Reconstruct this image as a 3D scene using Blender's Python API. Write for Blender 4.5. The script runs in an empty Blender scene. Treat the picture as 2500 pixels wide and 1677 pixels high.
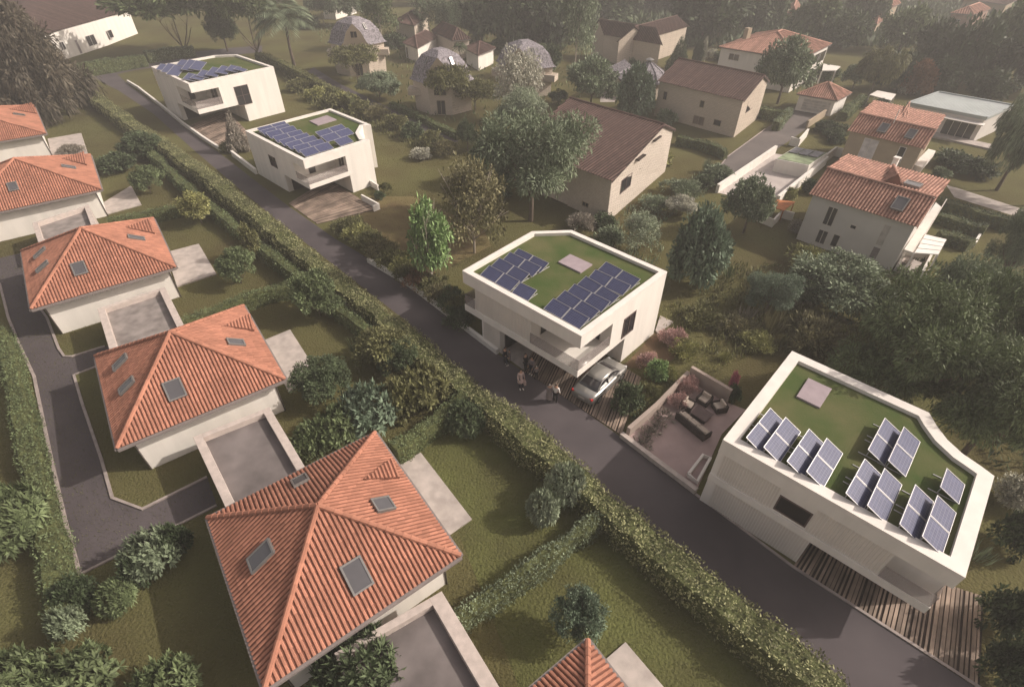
import bpy, bmesh, math, random
import numpy as np
from mathutils import Vector, Matrix
R = math.radians
scene = bpy.context.scene
COL = scene.collection
# ------------------------------------------------------------------ camera
CAMH = 26.0; FPX = 1291.0; W0, H0 = 2500.0, 1677.0
PITCH, ROLL = R(40.1), R(.15)
FWD = Vector((0, math.cos(PITCH), -math.sin(PITCH)))
_rt = Vector((1, 0, 0)); _up = Vector((0, math.sin(PITCH), math.cos(PITCH)))
RT = math.cos(ROLL)*_rt + math.sin(ROLL)*_up
UP = -math.sin(ROLL)*_rt + math.cos(ROLL)*_up
EYE = Vector((0, 0, CAMH))
cd = bpy.data.cameras.new('camera'); cam = bpy.data.objects.new('camera', cd); COL.objects.link(cam)
cd.sensor_fit = 'HORIZONTAL'; cd.sensor_width = 36; cd.lens = 36*FPX/W0; cd.clip_start = .1; cd.clip_end = 2000
M3 = Matrix((RT, UP, -FWD)).transposed()
cam.matrix_world = Matrix.Translation(EYE) @ M3.to_4x4()
scene.camera = cam
# ------------------------------------------------------------------ sky, sun, exposure
SUN_AZ, SUN_EL = R(4), R(35)           # from +x toward +y
w = bpy.data.worlds.new('World'); scene.world = w; w.use_nodes = True
nt = w.node_tree; bg = nt.nodes['Background']
sky = nt.nodes.new('ShaderNodeTexSky'); sky.sky_type = 'NISHITA'; sky.sun_disc = False
sky.sun_elevation = SUN_EL; sky.sun_rotation = math.pi/2 - SUN_AZ; sky.dust_density = 5; sky.air_density = 1.2; sky.ozone_density = .3
hs_ = nt.nodes.new('ShaderNodeHueSaturation'); hs_.inputs['Saturation'].default_value = .35
tint = nt.nodes.new('ShaderNodeMix'); tint.data_type = 'RGBA'; tint.blend_type = 'MULTIPLY'; tint.inputs[0].default_value = 1
tint.inputs[7].default_value = (1.0, .895, .84, 1)
nt.links.new(sky.outputs[0], hs_.inputs['Color']); nt.links.new(hs_.outputs[0], tint.inputs[6]); nt.links.new(tint.outputs[2], bg.inputs[0])
bg.inputs[1].default_value = .14
sl = bpy.data.lights.new('sun', 'SUN'); sl.energy = 4.2; sl.angle = R(.6); sl.color = (1, .91, .81)
so = bpy.data.objects.new('sun', sl); COL.objects.link(so)
sd = Vector((math.cos(SUN_EL)*math.cos(SUN_AZ), math.cos(SUN_EL)*math.sin(SUN_AZ), math.sin(SUN_EL)))
so.rotation_euler = sd.to_track_quat('Z', 'Y').to_euler(); so.location = (60, 0, 60)
vs = scene.view_settings; vs.view_transform = 'Standard'; vs.look = 'None'; vs.exposure = 0.08; vs.gamma = 1
# ------------------------------------------------------------------ photo geometry: pixel -> point on a level plane
def ray(u, v): return (RT*((u-W0/2)/FPX) - UP*((v-H0/2)/FPX) + FWD)
def at(u, v, z=0.):
    d = ray(u, v); t = (CAMH-z)/-d.z
    return Vector((d.x*t, d.y*t, z))
K = 2500/2338
def dd(x, y, z=0.): return at(x*K, y*K, z)
def hit(u, v, a, b):      # ray against the vertical plane through a, b -> (distance along a->b, z)
    d = ray(u, v); e = Vector((b.x-a.x, b.y-a.y, 0)); L = e.length; e /= L
    n = Vector((-e.y, e.x, 0)); t = (a-EYE).dot(n)/d.dot(n); p = EYE+d*t
    return (p-a).dot(e), p.z
def hitpl(u, v, p0, n):
    d = ray(u, v); return EYE + d*((p0-EYE).dot(n)/d.dot(n))
def zrow(P, v):           # height at which the vertical over P crosses image row v
    k = (H0/2-v)/FPX      # (q.UP)/(q.FWD)=k
    q = Vector((P.x, P.y, -CAMH))
    return (k*q.dot(FWD)-q.dot(UP))/(UP.z-k*FWD.z)
# ------------------------------------------------------------------ materials
def srgb(r, g, b): return tuple(((c/255)/12.92 if c/255 <= .04045 else ((c/255+.055)/1.055)**2.4) for c in (r, g, b))
MC = {}
def mat(name, col, rough=.8, var=.15, scale=1.5, bump=0., bscale=30., spec=.3, col2=None, island=0., metal=0., transl=0., detail=5, coord='pos', bdist=.02, streak=0):
    if name in MC: return MC[name]
    m = bpy.data.materials.new(name); m.use_nodes = True; nt = m.node_tree; N, L = nt.nodes, nt.links
    b = N['Principled BSDF']; b.inputs['Roughness'].default_value = rough; b.inputs['Specular IOR Level'].default_value = spec
    b.inputs['Metallic'].default_value = metal
    if coord == 'pos': c = N.new('ShaderNodeNewGeometry').outputs['Position']
    else: c = N.new('ShaderNodeTexCoord').outputs['Object']
    n = N.new('ShaderNodeTexNoise'); n.inputs['Scale'].default_value = scale; n.inputs['Detail'].default_value = detail
    if streak: vm = N.new('ShaderNodeVectorMath'); vm.operation = 'MULTIPLY'; vm.inputs[1].default_value = (1, 1, streak); L.new(c, vm.inputs[0]); L.new(vm.outputs[0], n.inputs['Vector'])
    else: L.new(c, n.inputs['Vector'])
    c2 = col2 or tuple(x*(1-var*1.6) for x in col); c1 = col if col2 else tuple(x*(1+var) for x in col)
    rp = N.new('ShaderNodeValToRGB'); rp.color_ramp.elements[0].position = .34; rp.color_ramp.elements[1].position = .66
    rp.color_ramp.elements[0].color = (*c2, 1); rp.color_ramp.elements[1].color = (*c1, 1); L.new(n.outputs[0], rp.inputs[0])
    out = rp.outputs[0]
    if island:
        g = N.new('ShaderNodeNewGeometry'); mr = N.new('ShaderNodeMapRange'); mr.inputs[3].default_value = 1-island; mr.inputs[4].default_value = 1+island
        L.new(g.outputs['Random Per Island'], mr.inputs[0]); mx = N.new('ShaderNodeVectorMath'); mx.operation = 'SCALE'
        L.new(out, mx.inputs[0]); L.new(mr.outputs[0], mx.inputs['Scale']); out = mx.outputs[0]
    L.new(out, b.inputs['Base Color'])
    if bump:
        n2 = N.new('ShaderNodeTexNoise'); n2.inputs['Scale'].default_value = bscale; n2.inputs['Detail'].default_value = 3; L.new(c, n2.inputs['Vector'])
        bp = N.new('ShaderNodeBump'); bp.inputs['Strength'].default_value = bump; bp.inputs['Distance'].default_value = bdist
        L.new(n2.outputs[0], bp.inputs['Height']); L.new(bp.outputs[0], b.inputs['Normal'])
    if transl:
        tr = N.new('ShaderNodeBsdfTranslucent'); L.new(out, tr.inputs[0]); ms = N.new('ShaderNodeMixShader'); ms.inputs[0].default_value = transl
        L.new(b.outputs[0], ms.inputs[1]); L.new(tr.outputs[0], ms.inputs[2]); L.new(ms.outputs[0], N['Material Output'].inputs[0])
    MC[name] = m; return m
def leafmat(name, col, var=.42, transl=.13): return mat('leaf_'+name, col, .6, .25, .8, island=var, transl=transl, spec=.25, coord='obj')
def gridmat(name, base, line, sx, sy, lw):
    m = bpy.data.materials.new(name); m.use_nodes = True; N, L = m.node_tree.nodes, m.node_tree.links
    b = N['Principled BSDF']; b.inputs['Roughness'].default_value = .4; b.inputs['Specular IOR Level'].default_value = .12
    tc = N.new('ShaderNodeTexCoord'); br = N.new('ShaderNodeTexBrick'); br.offset = 0; br.squash = 1
    br.inputs['Scale'].default_value = 1; br.inputs['Brick Width'].default_value = sx; br.inputs['Row Height'].default_value = sy; br.inputs['Mortar Size'].default_value = lw
    br.inputs['Color1'].default_value = (*base, 1); br.inputs['Color2'].default_value = (*[c*1.25 for c in base], 1); br.inputs['Mortar'].default_value = (*line, 1)
    L.new(tc.outputs['Object'], br.inputs['Vector']); L.new(br.outputs['Color'], b.inputs['Base Color']); return m
def stonemat(name, c1, c2, mort, s=1.):
    m = bpy.data.materials.new(name); m.use_nodes = True; N, L = m.node_tree.nodes, m.node_tree.links
    b = N['Principled BSDF']; b.inputs['Roughness'].default_value = .9; b.inputs['Specular IOR Level'].default_value = .15
    g = N.new('ShaderNodeNewGeometry'); sx = N.new('ShaderNodeSeparateXYZ'); L.new(g.outputs['Position'], sx.inputs[0])
    ad = N.new('ShaderNodeMath'); ad.operation = 'SUBTRACT'; L.new(sx.outputs[0], ad.inputs[0]); L.new(sx.outputs[1], ad.inputs[1])
    cx = N.new('ShaderNodeCombineXYZ'); L.new(ad.outputs[0], cx.inputs[0]); L.new(sx.outputs[2], cx.inputs[1])
    nz = N.new('ShaderNodeTexNoise'); nz.inputs['Scale'].default_value = 3; L.new(g.outputs['Position'], nz.inputs['Vector'])
    va = N.new('ShaderNodeVectorMath'); va.operation = 'MULTIPLY_ADD'; L.new(nz.outputs[1], va.inputs[0]); va.inputs[1].default_value = (.15, .12, 0); L.new(cx.outputs[0], va.inputs[2])
    br = N.new('ShaderNodeTexBrick'); br.inputs['Scale'].default_value = 1; br.inputs['Brick Width'].default_value = .55*s; br.inputs['Row Height'].default_value = .24*s
    br.inputs['Mortar Size'].default_value = .025; br.inputs['Mortar Smooth'].default_value = .3; br.inputs['Bias'].default_value = -.1
    br.inputs['Color1'].default_value = (*c1, 1); br.inputs['Color2'].default_value = (*c2, 1); br.inputs['Mortar'].default_value = (*mort, 1)
    L.new(va.outputs[0], br.inputs['Vector']); L.new(br.outputs['Color'], b.inputs['Base Color'])
    bp = N.new('ShaderNodeBump'); bp.inputs['Strength'].default_value = .7; bp.inputs['Distance'].default_value = .03; bp.invert = True
    L.new(br.outputs['Fac'], bp.inputs['Height']); L.new(bp.outputs[0], b.inputs['Normal']); return m

m_lawn = mat('lawn', (.120, .116, .048), .95, scale=.13, bump=1, bscale=7, spec=.05, col2=(.092, .078, .036), bdist=.12, detail=12)
m_lawn2 = mat('mown_lawn', (.118, .126, .045), .95, scale=.3, bump=1, bscale=7, spec=.05, col2=(.088, .086, .036), bdist=.12, detail=12)
m_soil = mat('soil', (.16, .105, .066), .95, scale=.8, bump=.8, bscale=6, spec=.05, col2=(.09, .065, .04), bdist=.05)
m_asph = mat('asphalt', (.098, .083, .087), .88, scale=.22, bump=.3, bscale=60, col2=(.064, .054, .059), bdist=.01, detail=10)
m_asph2 = mat('asphalt_pale', (.15, .13, .122), .9, scale=.3, bump=.3, bscale=50, col2=(.115, .10, .096), bdist=.01, detail=10)
m_kerb = mat('kerb_concrete', (.33, .28, .26), .85, .12, 2, bump=.3, bscale=40)
m_white = mat('white_render', (.74, .70, .645), .85, .045, 1.3, bump=.12, bscale=50, spec=.2, detail=9, streak=.13)
m_cop = mat('coping', (.74, .69, .64), .7, .04, 1.2)
m_clad = mat('ribbed_cladding', (.66, .61, .55), .6, .04, .6)
m_patio = mat('patio_concrete', (.42, .37, .34), .9, .12, 1.5, bump=.5, bscale=35, detail=8)
m_para = mat('rendered_parapet', (.50, .43, .39), .9, .08, 3, bump=.6, bscale=45)
m_deckg = mat('weathered_grey_deck', (.25, .22, .205), .85, .2, 1.2, detail=10)
m_tile = mat('terracotta_tile', (.375, .170, .114), .8, .10, .6, island=.16, bump=.2, bscale=25, spec=.2)
m_tileu = mat('terracotta_bed', (.19, .078, .052), .9, .1, 2)
m_tilep = mat('faded_pink_tile', (.42, .24, .185), .85, .15, 1.5, island=.22, spec=.15)
m_tilepu = mat('faded_tile_bed', (.23, .105, .075), .9, .1, 2)
m_tileb = mat('brown_tile', (.118, .074, .064), .85, .14, 1.5, island=.2, spec=.2)
m_tilebu = mat('brown_tile_bed', (.045, .027, .024), .9, .1, 2)
m_gut = mat('grey_gutter', (.22, .19, .18), .5, .05)
m_metal = mat('grey_metal', (.24, .23, .22), .35, .05, metal=.4)
m_zinc = mat('pale_zinc', (.38, .41, .41), .45, .06, .3, metal=.2)
m_glass = mat('dark_glass', (.030, .028, .032), .08, .1, spec=.8)
m_sky_glass = mat('skylight_glass', (.085, .082, .088), .12, .05, spec=.8)
m_dark = mat('dark_opening', (.018, .014, .014), .6, .1)
m_frame = mat('brown_frame', (.12, .085, .075), .6, .1)
m_wframe = mat('pale_frame', (.6, .55, .5), .6, .05)
m_hatch = mat('grey_hatch', (.33, .27, .29), .7, .06, 2)
m_stone = stonemat('rubble_stone', (.66, .59, .51), (.56, .49, .42), (.44, .38, .33), .6)
m_stone2 = stonemat('smooth_stone', (.56, .48, .40), (.50, .43, .355), (.42, .355, .29), .8)
m_beige = mat('beige_render', (.36, .29, .21), .9, .05, .6)
m_greyr = mat('grey_render', (.60, .565, .53), .9, .04, .5)
m_shing = mat('grey_shingle', (.24, .22, .24), .85, .35, 3.5, bump=.6, bscale=8, bdist=.05)
m_wood = mat('timber_deck', (.25, .19, .15), .8, .25, .8, island=.35)
m_woodd = mat('timber_joist', (.035, .024, .02), .9, .2)
m_terr = mat('pink_terrace', (.40, .30, .285), .9, .08, .7, bump=.3, bscale=30)
m_bark = mat('bark', (.15, .115, .09), .95, .3, 3, bump=.7, bscale=10, coord='obj')
m_barkp = mat('pale_bark', (.42, .36, .30), .9, .25, 3, coord='obj')
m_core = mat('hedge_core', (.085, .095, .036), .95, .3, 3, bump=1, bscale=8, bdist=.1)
m_panel = gridmat('solar_cell', (.050, .056, .112), (.15, .155, .23), .158, .158, .006)
m_pframe = mat('panel_frame', (.46, .45, .46), .4, .03, metal=.2)
def glassmat():
    m = bpy.data.materials.new('balustrade_glass'); m.use_nodes = True; N, L = m.node_tree.nodes, m.node_tree.links
    b = N['Principled BSDF']; b.inputs['Base Color'].default_value = (.30, .26, .25, 1); b.inputs['Roughness'].default_value = .05
    b.inputs['Alpha'].default_value = .42; return m
m_bal = glassmat()
# ------------------------------------------------------------------ object helpers
def tag(o, label=None, cat=None, group=None, kind=None):
    if label: o['label'] = label
    if cat: o['category'] = cat
    if group: o['group'] = group
    if kind: o['kind'] = kind
    return o
def empty(name, loc, label, cat, group=None, rz=0.):
    o = bpy.data.objects.new(name, None); COL.objects.link(o); o.location = loc; o.rotation_euler = (0, 0, rz); o.empty_display_size = .2
    return tag(o, label, cat, group)
def link(name, me, parent=None, world=True):
    o = bpy.data.objects.new(name, me); COL.objects.link(o)
    if parent:
        o.parent = parent
        if world: o.matrix_parent_inverse = (Matrix.Translation(wloc(parent)) @ Matrix.Rotation(wrot(parent), 4, 'Z')).inverted()
    return o
def wloc(o):              # every thing's mesh parts sit in world coordinates under an unscaled empty
    l = Vector(o.location)
    return l
def wrot(o): return o.rotation_euler[2]
class MB:
    def __init__(s): s.v = []; s.f = []; s.m = []
    def add(s, vs, fs, mi=0):
        k = len(s.v); s.v += [tuple(p) for p in vs]; s.f += [tuple(i+k for i in f) for f in fs]; s.m += [mi]*len(fs)
    def quad(s, a, b, c, d, mi=0): s.add([a, b, c, d], [(0, 1, 2, 3)], mi)
    def prism(s, poly, z0, z1, mi=0):
        n = len(poly); ar = sum(poly[i][0]*poly[(i+1) % n][1]-poly[(i+1) % n][0]*poly[i][1] for i in range(n))
        if ar < 0: poly = list(poly)[::-1]
        vs = [(p[0], p[1], z0) for p in poly]+[(p[0], p[1], z1) for p in poly]
        s.add(vs, [tuple(range(n))[::-1], tuple(range(n, 2*n))]+[(i, (i+1) % n, n+(i+1) % n, n+i) for i in range(n)], mi)
    def obox(s, o, ax, ay, az, mi=0):   # corner o + three edge vectors
        o, ax, ay, az = map(Vector, (o, ax, ay, az))
        if ax.cross(ay).dot(az) < 0: ax, ay = ay, ax
        vs = [o, o+ax, o+ax+ay, o+ay, o+az, o+ax+az, o+ax+ay+az, o+ay+az]
        s.add(vs, [(3, 2, 1, 0), (4, 5, 6, 7), (0, 1, 5, 4), (1, 2, 6, 5), (2, 3, 7, 6), (3, 0, 4, 7)], mi)
    def box(s, c, sz, rz=0., mi=0):
        cs, sn = math.cos(rz), math.sin(rz); ax = Vector((cs, sn, 0))*sz[0]; ay = Vector((-sn, cs, 0))*sz[1]; az = Vector((0, 0, sz[2]))
        s.obox(Vector(c)-ax/2-ay/2-az/2, ax, ay, az, mi)
    def tube(s, pts, rad, n=8, mi=0, cap=True):
        pts = [Vector(p) for p in pts]; rings = []
        for i, p in enumerate(pts):
            d = (pts[min(i+1, len(pts)-1)]-pts[max(i-1, 0)]).normalized(); a = d.orthogonal().normalized() if abs(d.z) > .99 or True else 0
            if i and (a.dot(pa) < 0 or True): a = (pa-d*pa.dot(d)).normalized()
            pa = a; b = d.cross(a); r = rad[i] if hasattr(rad, '__len__') else rad
            rings.append([p+(a*math.cos(t)+b*math.sin(t))*r for t in [2*math.pi*k/n for k in range(n)]])
        vs = [q for r in rings for q in r]; fs = []
        for i in range(len(pts)-1):
            for k in range(n): fs.append((i*n+k, i*n+(k+1) % n, (i+1)*n+(k+1) % n, (i+1)*n+k))
        if cap: fs += [tuple(range(n))[::-1], tuple(range((len(pts)-1)*n, len(pts)*n))]
        s.add(vs, fs, mi)
    def mesh(s, name, mats, smooth=False):
        me = bpy.data.meshes.new(name); me.from_pydata(s.v, [], s.f)
        for m in (mats if isinstance(mats, (list, tuple)) else [mats]): me.materials.append(m)
        if any(s.m): me.polygons.foreach_set('material_index', s.m)
        if smooth: me.polygons.foreach_set('use_smooth', [True]*len(s.f))
        me.update(); return me
    def build(s, name, mats, parent=None, smooth=False, bevel=0.):
        o = link(name, s.mesh(name, mats, smooth), parent)
        if bevel:
            b = o.modifiers.new('bevel', 'BEVEL'); b.width = bevel; b.segments = 2; b.limit_method = 'ANGLE'
        return o
def sheet(name, poly, z, m, kind='structure', label=None, cat=None):
    b = MB(); n = len(poly); ar = sum(poly[i][0]*poly[(i+1) % n][1]-poly[(i+1) % n][0]*poly[i][1] for i in range(n))
    if ar < 0: poly = list(poly)[::-1]
    b.add([(p[0], p[1], z) for p in poly], [tuple(range(n))]); o = b.build(name, m)
    if kind: o['kind'] = kind
    return tag(o, label, cat)
def resample(pts, step):
    out = [Vector(pts[0])]
    for a, b in zip(pts, pts[1:]):
        a, b = Vector(a), Vector(b); n = max(1, int((b-a).length/step))
        out += [a+(b-a)*(i+1)/n for i in range(n)]
    return out
def strip_poly(pts, wd):
    L, Rr = [], []
    for i, p in enumerate(pts):
        d = (pts[min(i+1, len(pts)-1)]-pts[max(i-1, 0)]); d.z = 0; d.normalize(); n = Vector((-d.y, d.x, 0))
        L.append(p+n*wd/2); Rr.append(p-n*wd/2)
    return L, Rr
def kerb(pts, wd=.16, h=.09, name='kerb', label=None, m=None, cat=None):
    pts = [Vector((p[0], p[1], 0)) for p in pts]; L, Rr = strip_poly(pts, wd); b = MB()
    for i in range(len(pts)-1):
        b.add([(*L[i][:2], -.05), (*Rr[i][:2], -.05), (*Rr[i+1][:2], -.05), (*L[i+1][:2], -.05), (*L[i][:2], h), (*Rr[i][:2], h), (*Rr[i+1][:2], h), (*L[i+1][:2], h)],
              [(4, 5, 6, 7), (0, 4, 7, 3), (1, 2, 6, 5)] + ([(0, 1, 5, 4)] if i == 0 else []) + ([(3, 7, 6, 2)] if i == len(pts)-2 else []))
    o = b.build(name, m or m_kerb)
    if cat: tag(o, label, cat)
    else: o['kind'] = 'structure'
    return o
# ------------------------------------------------------------------ tiled roof planes
def tiled(mb, poly, pitchw=.26, tile=.42, r=.085, mi=0, under=1, lift=.02, seg=3, down=None, wob=.006, rnd=random.Random(3)):
    """planar convex polygon (3D) covered with rows of half-round tiles running down the slope"""
    P = [Vector(p) for p in poly]; n = (P[1]-P[0]).cross(P[2]-P[0]).normalized()
    if n.z < 0: n = -n
    dn = Vector((n.x, n.y, 0))
    if down is not None: dn = Vector(down)
    t = (dn-n*dn.dot(n)).normalized(); s = n.cross(t).normalized(); o = P[0]
    q = [((p-o).dot(s), (p-o).dot(t)) for p in P]
    pp = [p+n*(lift-.012) for p in P]
    if (pp[1]-pp[0]).cross(pp[2]-pp[0]).z < 0: pp = pp[::-1]
    mb.add(pp, [tuple(range(len(P)))], under)
    s0, s1 = min(a for a, _ in q), max(a for a, _ in q); k = max(1, round((s1-s0)/pitchw)); pw = (s1-s0)/k
    for i in range(k):
        sc = s0+(i+.5)*pw; hits = []
        for j in range(len(q)):
            (a0, b0), (a1, b1) = q[j], q[(j+1) % len(q)]
            if (a0-sc)*(a1-sc) < 0: hits.append(b0+(b1-b0)*(sc-a0)/(a1-a0))
        if len(hits) < 2: continue
        t0, t1 = min(hits), max(hits)
        nt_ = max(1, round((t1-t0)/tile)) if tile else 1
        for j in range(nt_):
            ta, tb = t0+(t1-t0)*j/nt_, t0+(t1-t0)*(j+1)/nt_+(.03 if j < nt_-1 else 0); vs = []
            js = rnd.uniform(-wob, wob)
            for tt, rr, up in ((ta, r*.86, 0), (tb, r*1.05, .012)):
                for g in range(seg+1):
                    an = math.pi*g/seg
                    vs.append(o+s*(sc+js+math.cos(an)*rr)+t*tt+n*(lift+up+math.sin(an)*rr*.8))
            fs = [(g, g+1, seg+2+g, seg+1+g) for g in range(seg)]
            fs.append(tuple(range(seg+1, 2*seg+2)))
            mb.add(vs, fs, mi)
def ridge(mb, a, b, r=.13, mi=0, tile=.4):
    a, b = Vector(a), Vector(b); L = (b-a).length; k = max(1, round(L/tile)) if tile else 1; d = (b-a)/L
    side = d.cross(Vector((0, 0, 1))).normalized(); up = side.cross(d)
    for j in range(k):
        vs = []
        for tt, rr in ((j*L/k, r*.9), ((j+1)*L/k+.03*(j < k-1), r*1.08)):
            for g in range(5):
                an = math.pi*g/4; vs.append(a+d*tt+side*math.cos(an)*rr+up*(math.sin(an)*rr-.01))
        mb.add(vs, [(g, g+1, 6+g, 5+g) for g in range(4)]+[(0, 1, 2, 3, 4), (9, 8, 7, 6, 5)], mi)
def skylight(parent, px, p0, n, w_=.8, h_=1.15, label=None, thick=.09):
    """roof window on the plane p0,n, centred at photo pixel px"""
    n = Vector(n).normalized(); c = hitpl(px[0], px[1], Vector(p0), n) if len(px) == 2 else Vector(px)
    t = Vector((n.x, n.y, 0)); t = (t-n*t.dot(n)).normalized(); s = n.cross(t)
    b = MB(); fw = .085; lo = .10; hi = lo+thick
    for (a0, a1, b0, b1) in ((-w_/2, w_/2, -h_/2, -h_/2+fw), (-w_/2, w_/2, h_/2-fw, h_/2), (-w_/2, -w_/2+fw, -h_/2+fw, h_/2-fw), (w_/2-fw, w_/2, -h_/2+fw, h_/2-fw)):
        b.obox(c+s*a0+t*b0+n*.0, s*(a1-a0), t*(b1-b0), n*hi)
    f = b.build('skylight', m_metal, parent)
    g = MB(); g.obox(c-s*(w_/2-fw)-t*(h_/2-fw), s*(w_-2*fw), t*(h_-2*fw), n*(hi-.03)); g.build('pane', m_sky_glass, f)
    if label: f['label'] = label
    return f
# ------------------------------------------------------------------ windows on a vertical wall plane
def window(parent, a, b, s0, s1, z0, z1, frame=m_frame, glass=m_glass, bars=(1, 0), name='window', fw=.07, proud=.03, rec=.0, label=None, sub=True):
    """a->b is the wall's top view line with outside on its right-hand side"""
    a, b = Vector((a[0], a[1], 0)), Vector((b[0], b[1], 0)); e = (b-a).normalized(); n = Vector((e.y, -e.x, 0))
    Z = Vector((0, 0, 1)); f = MB(); d = proud+.05
    def bx(x0, x1, y0, y1, o0, o1, mb): mb.obox(a+e*x0+n*o0+Z*y0, e*(x1-x0), n*(o1-o0), Z*(y1-y0))
    bx(s0-fw, s1+fw, z0-fw, z0, -.05, proud, f); bx(s0-fw, s1+fw, z1, z1+fw, -.05, proud, f)
    bx(s0-fw, s0, z0, z1, -.05, proud, f); bx(s1, s1+fw, z0, z1, -.05, proud, f)
    for k in range(bars[0]): x = s0+(s1-s0)*(k+1)/(bars[0]+1); bx(x-.03, x+.03, z0, z1, -.04, proud-.005, f)
    for k in range(bars[1]): y = z0+(z1-z0)*(k+1)/(bars[1]+1); bx(s0, s1, y-.03, y+.03, -.035, proud-.008, f)
    fo = f.build(name, frame, parent)
    g = MB(); bx(s0, s1, z0, z1, -.03, .004, g); g.build('pane', glass, fo)
    if label: fo['label'] = label
    return fo
def winpx(parent, a, b, px, **kw):
    """px: opposite pixel corners (u0,v0,u1,v1) or four corner pixels; placed where those rays meet the wall plane"""
    h = [hit(u, v, Vector((*a[:2], 0)), Vector((*b[:2], 0))) for u, v in px]
    if len(px) == 4:
        ss = sorted(x[0] for x in h); zz = sorted(x[1] for x in h); s0, s1 = (ss[0]+ss[1])/2, (ss[2]+ss[3])/2; z0, z1 = (zz[0]+zz[1])/2, (zz[2]+zz[3])/2
    else: s0, s1 = sorted((h[0][0], h[1][0])); z0, z1 = sorted((h[0][1], h[1][1]))
    return window(parent, a, b, s0, s1, z0, z1, **kw)
# ------------------------------------------------------------------ ground, roads
sheet('ground', [(-340, -40), (340, -40), (340, 380), (-340, 380)], 0, m_lawn)
RE = [(2450, 1716), (1935, 1383), (1697, 1206), (1560, 1100), (1516, 1067), (1419, 998), (1320, 932), (1244, 885), (1169, 829), (1080, 757), (1000, 695), (902, 650), (818, 583), (695, 497), (567, 398), (449, 310), (385, 258), (321, 214), (286, 182)]
RE = [(2450, 1716), (1935, 1383), (1697, 1206), (1516, 1067), (1419, 998), (1320, 932), (1244, 885), (1169, 829), (1080, 757), (1000, 695), (902, 632), (818, 583), (695, 497), (567, 398), (449, 310), (385, 258), (321, 214), (286, 182)]
LE = [(2100, 1790), (1850, 1560), (1590, 1360), (1440, 1190), (1290, 1055), (1180, 972), (994, 786), (684, 545), (470, 364), (374, 278), (290, 222), (245, 200), (214, 178)]
rp = [at(*p) for p in RE]; lp = [at(*p) for p in LE]
top_out = [at(*p) for p in ((214, 178), (285, 160), (352, 147), (410, 139), (456, 130), (560, 118), (640, 112))]
top_in = [at(*p) for p in ((640, 128), (560, 136), (450, 152), (372, 166), (330, 172), (286, 182))]
road_poly = rp[:-1]+top_in[::-1][:0]
sheet('main_road', rp + top_in[::-1][1:] + top_out[::-1] + lp[::-1][1:], .004, m_asph)
kerb([at(*p) for p in RE[:3]], .14, .07)
D1 = [(-260, 640), (0, 693), (21, 776), (47, 840), (84, 919), (95, 973), (126, 1120), (160, 1270), (196, 1403), (530, 1234), (506, 1165), (348, 1243), (275, 1216), (248, 1120), (201, 984), (181, 916), (235, 896), (300, 868), (290, 834), (257, 846), (176, 871), (158, 871), (144, 851), (115, 776), (75, 720), (53, 618), (0, 652-22), (-260, 590)]
sheet('access_drive', [at(*p) for p in D1], .004, m_asph)
kerb([at(*p) for p in D1[0:9]], .17); kerb([at(*p) for p in (D1[8], D1[9])], .13); kerb([at(*p) for p in D1[10:18]], .16); kerb([at(*p) for p in D1[19:25]], .16)
sheet('lawn', [at(*p) for p in ((1100, 1250), (980, 1080), (1140, 980), (1200, 990), (1700, 1420), (2050, 1700), (1300, 1760))], .003, m_lawn2)
# right-hand village road and drives
RR_ = [(1735, 437), (1775, 384), (1868, 316), (1933, 266), (1975, 250), (2015, 283), (1990, 300), (1926, 345), (1880, 375), (1790, 425), (1748, 452)]
sheet('village_road', [at(*p) for p in RR_], .004, m_asph2)
kerb([at(*p) for p in ((1735, 437), (1775, 384), (1868, 316))], .14, .08)
sheet('far_road', [at(*p) for p in ((2250, 52), (2290, 35), (2370, 5), (2420, -14), (2380, -14), (2330, 6), (2262, 30), (2235, 45))], .004, m_asph2)
sheet('garden_path', [at(*p) for p in ((765, 165), (830, 205), (938, 258), (1010, 292), (1120, 338), (1117, 350), (1000, 306), (930, 270), (820, 218), (750, 175))], .004, m_asph)
sheet('gravel_yard', [at(*p) for p in ((1460, 165), (1510, 160), (1525, 200), (1500, 250), (1465, 250), (1470, 205))], .004, m_patio)
sheet('side_path', [at(*p) for p in ((2310, 452), (2345, 462), (2500, 512), (2500, 535), (2330, 482))], .004, m_patio)
sheet('soil_bed', [at(*p) for p in ((1545, 870), (1605, 805), (1680, 830), (1640, 880), (1560, 900), (1520, 895))], .004, m_soil)
sheet('orchard_soil', [at(*p) for p in ((830, 560), (900, 480), (1010, 480), (1180, 560), (1200, 600), (1100, 650), (1000, 640))], .003, mat('dry_grass', (.155, .125, .052), .95, scale=.4, bump=.8, bscale=6, col2=(.105, .072, .033), bdist=.05))
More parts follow.
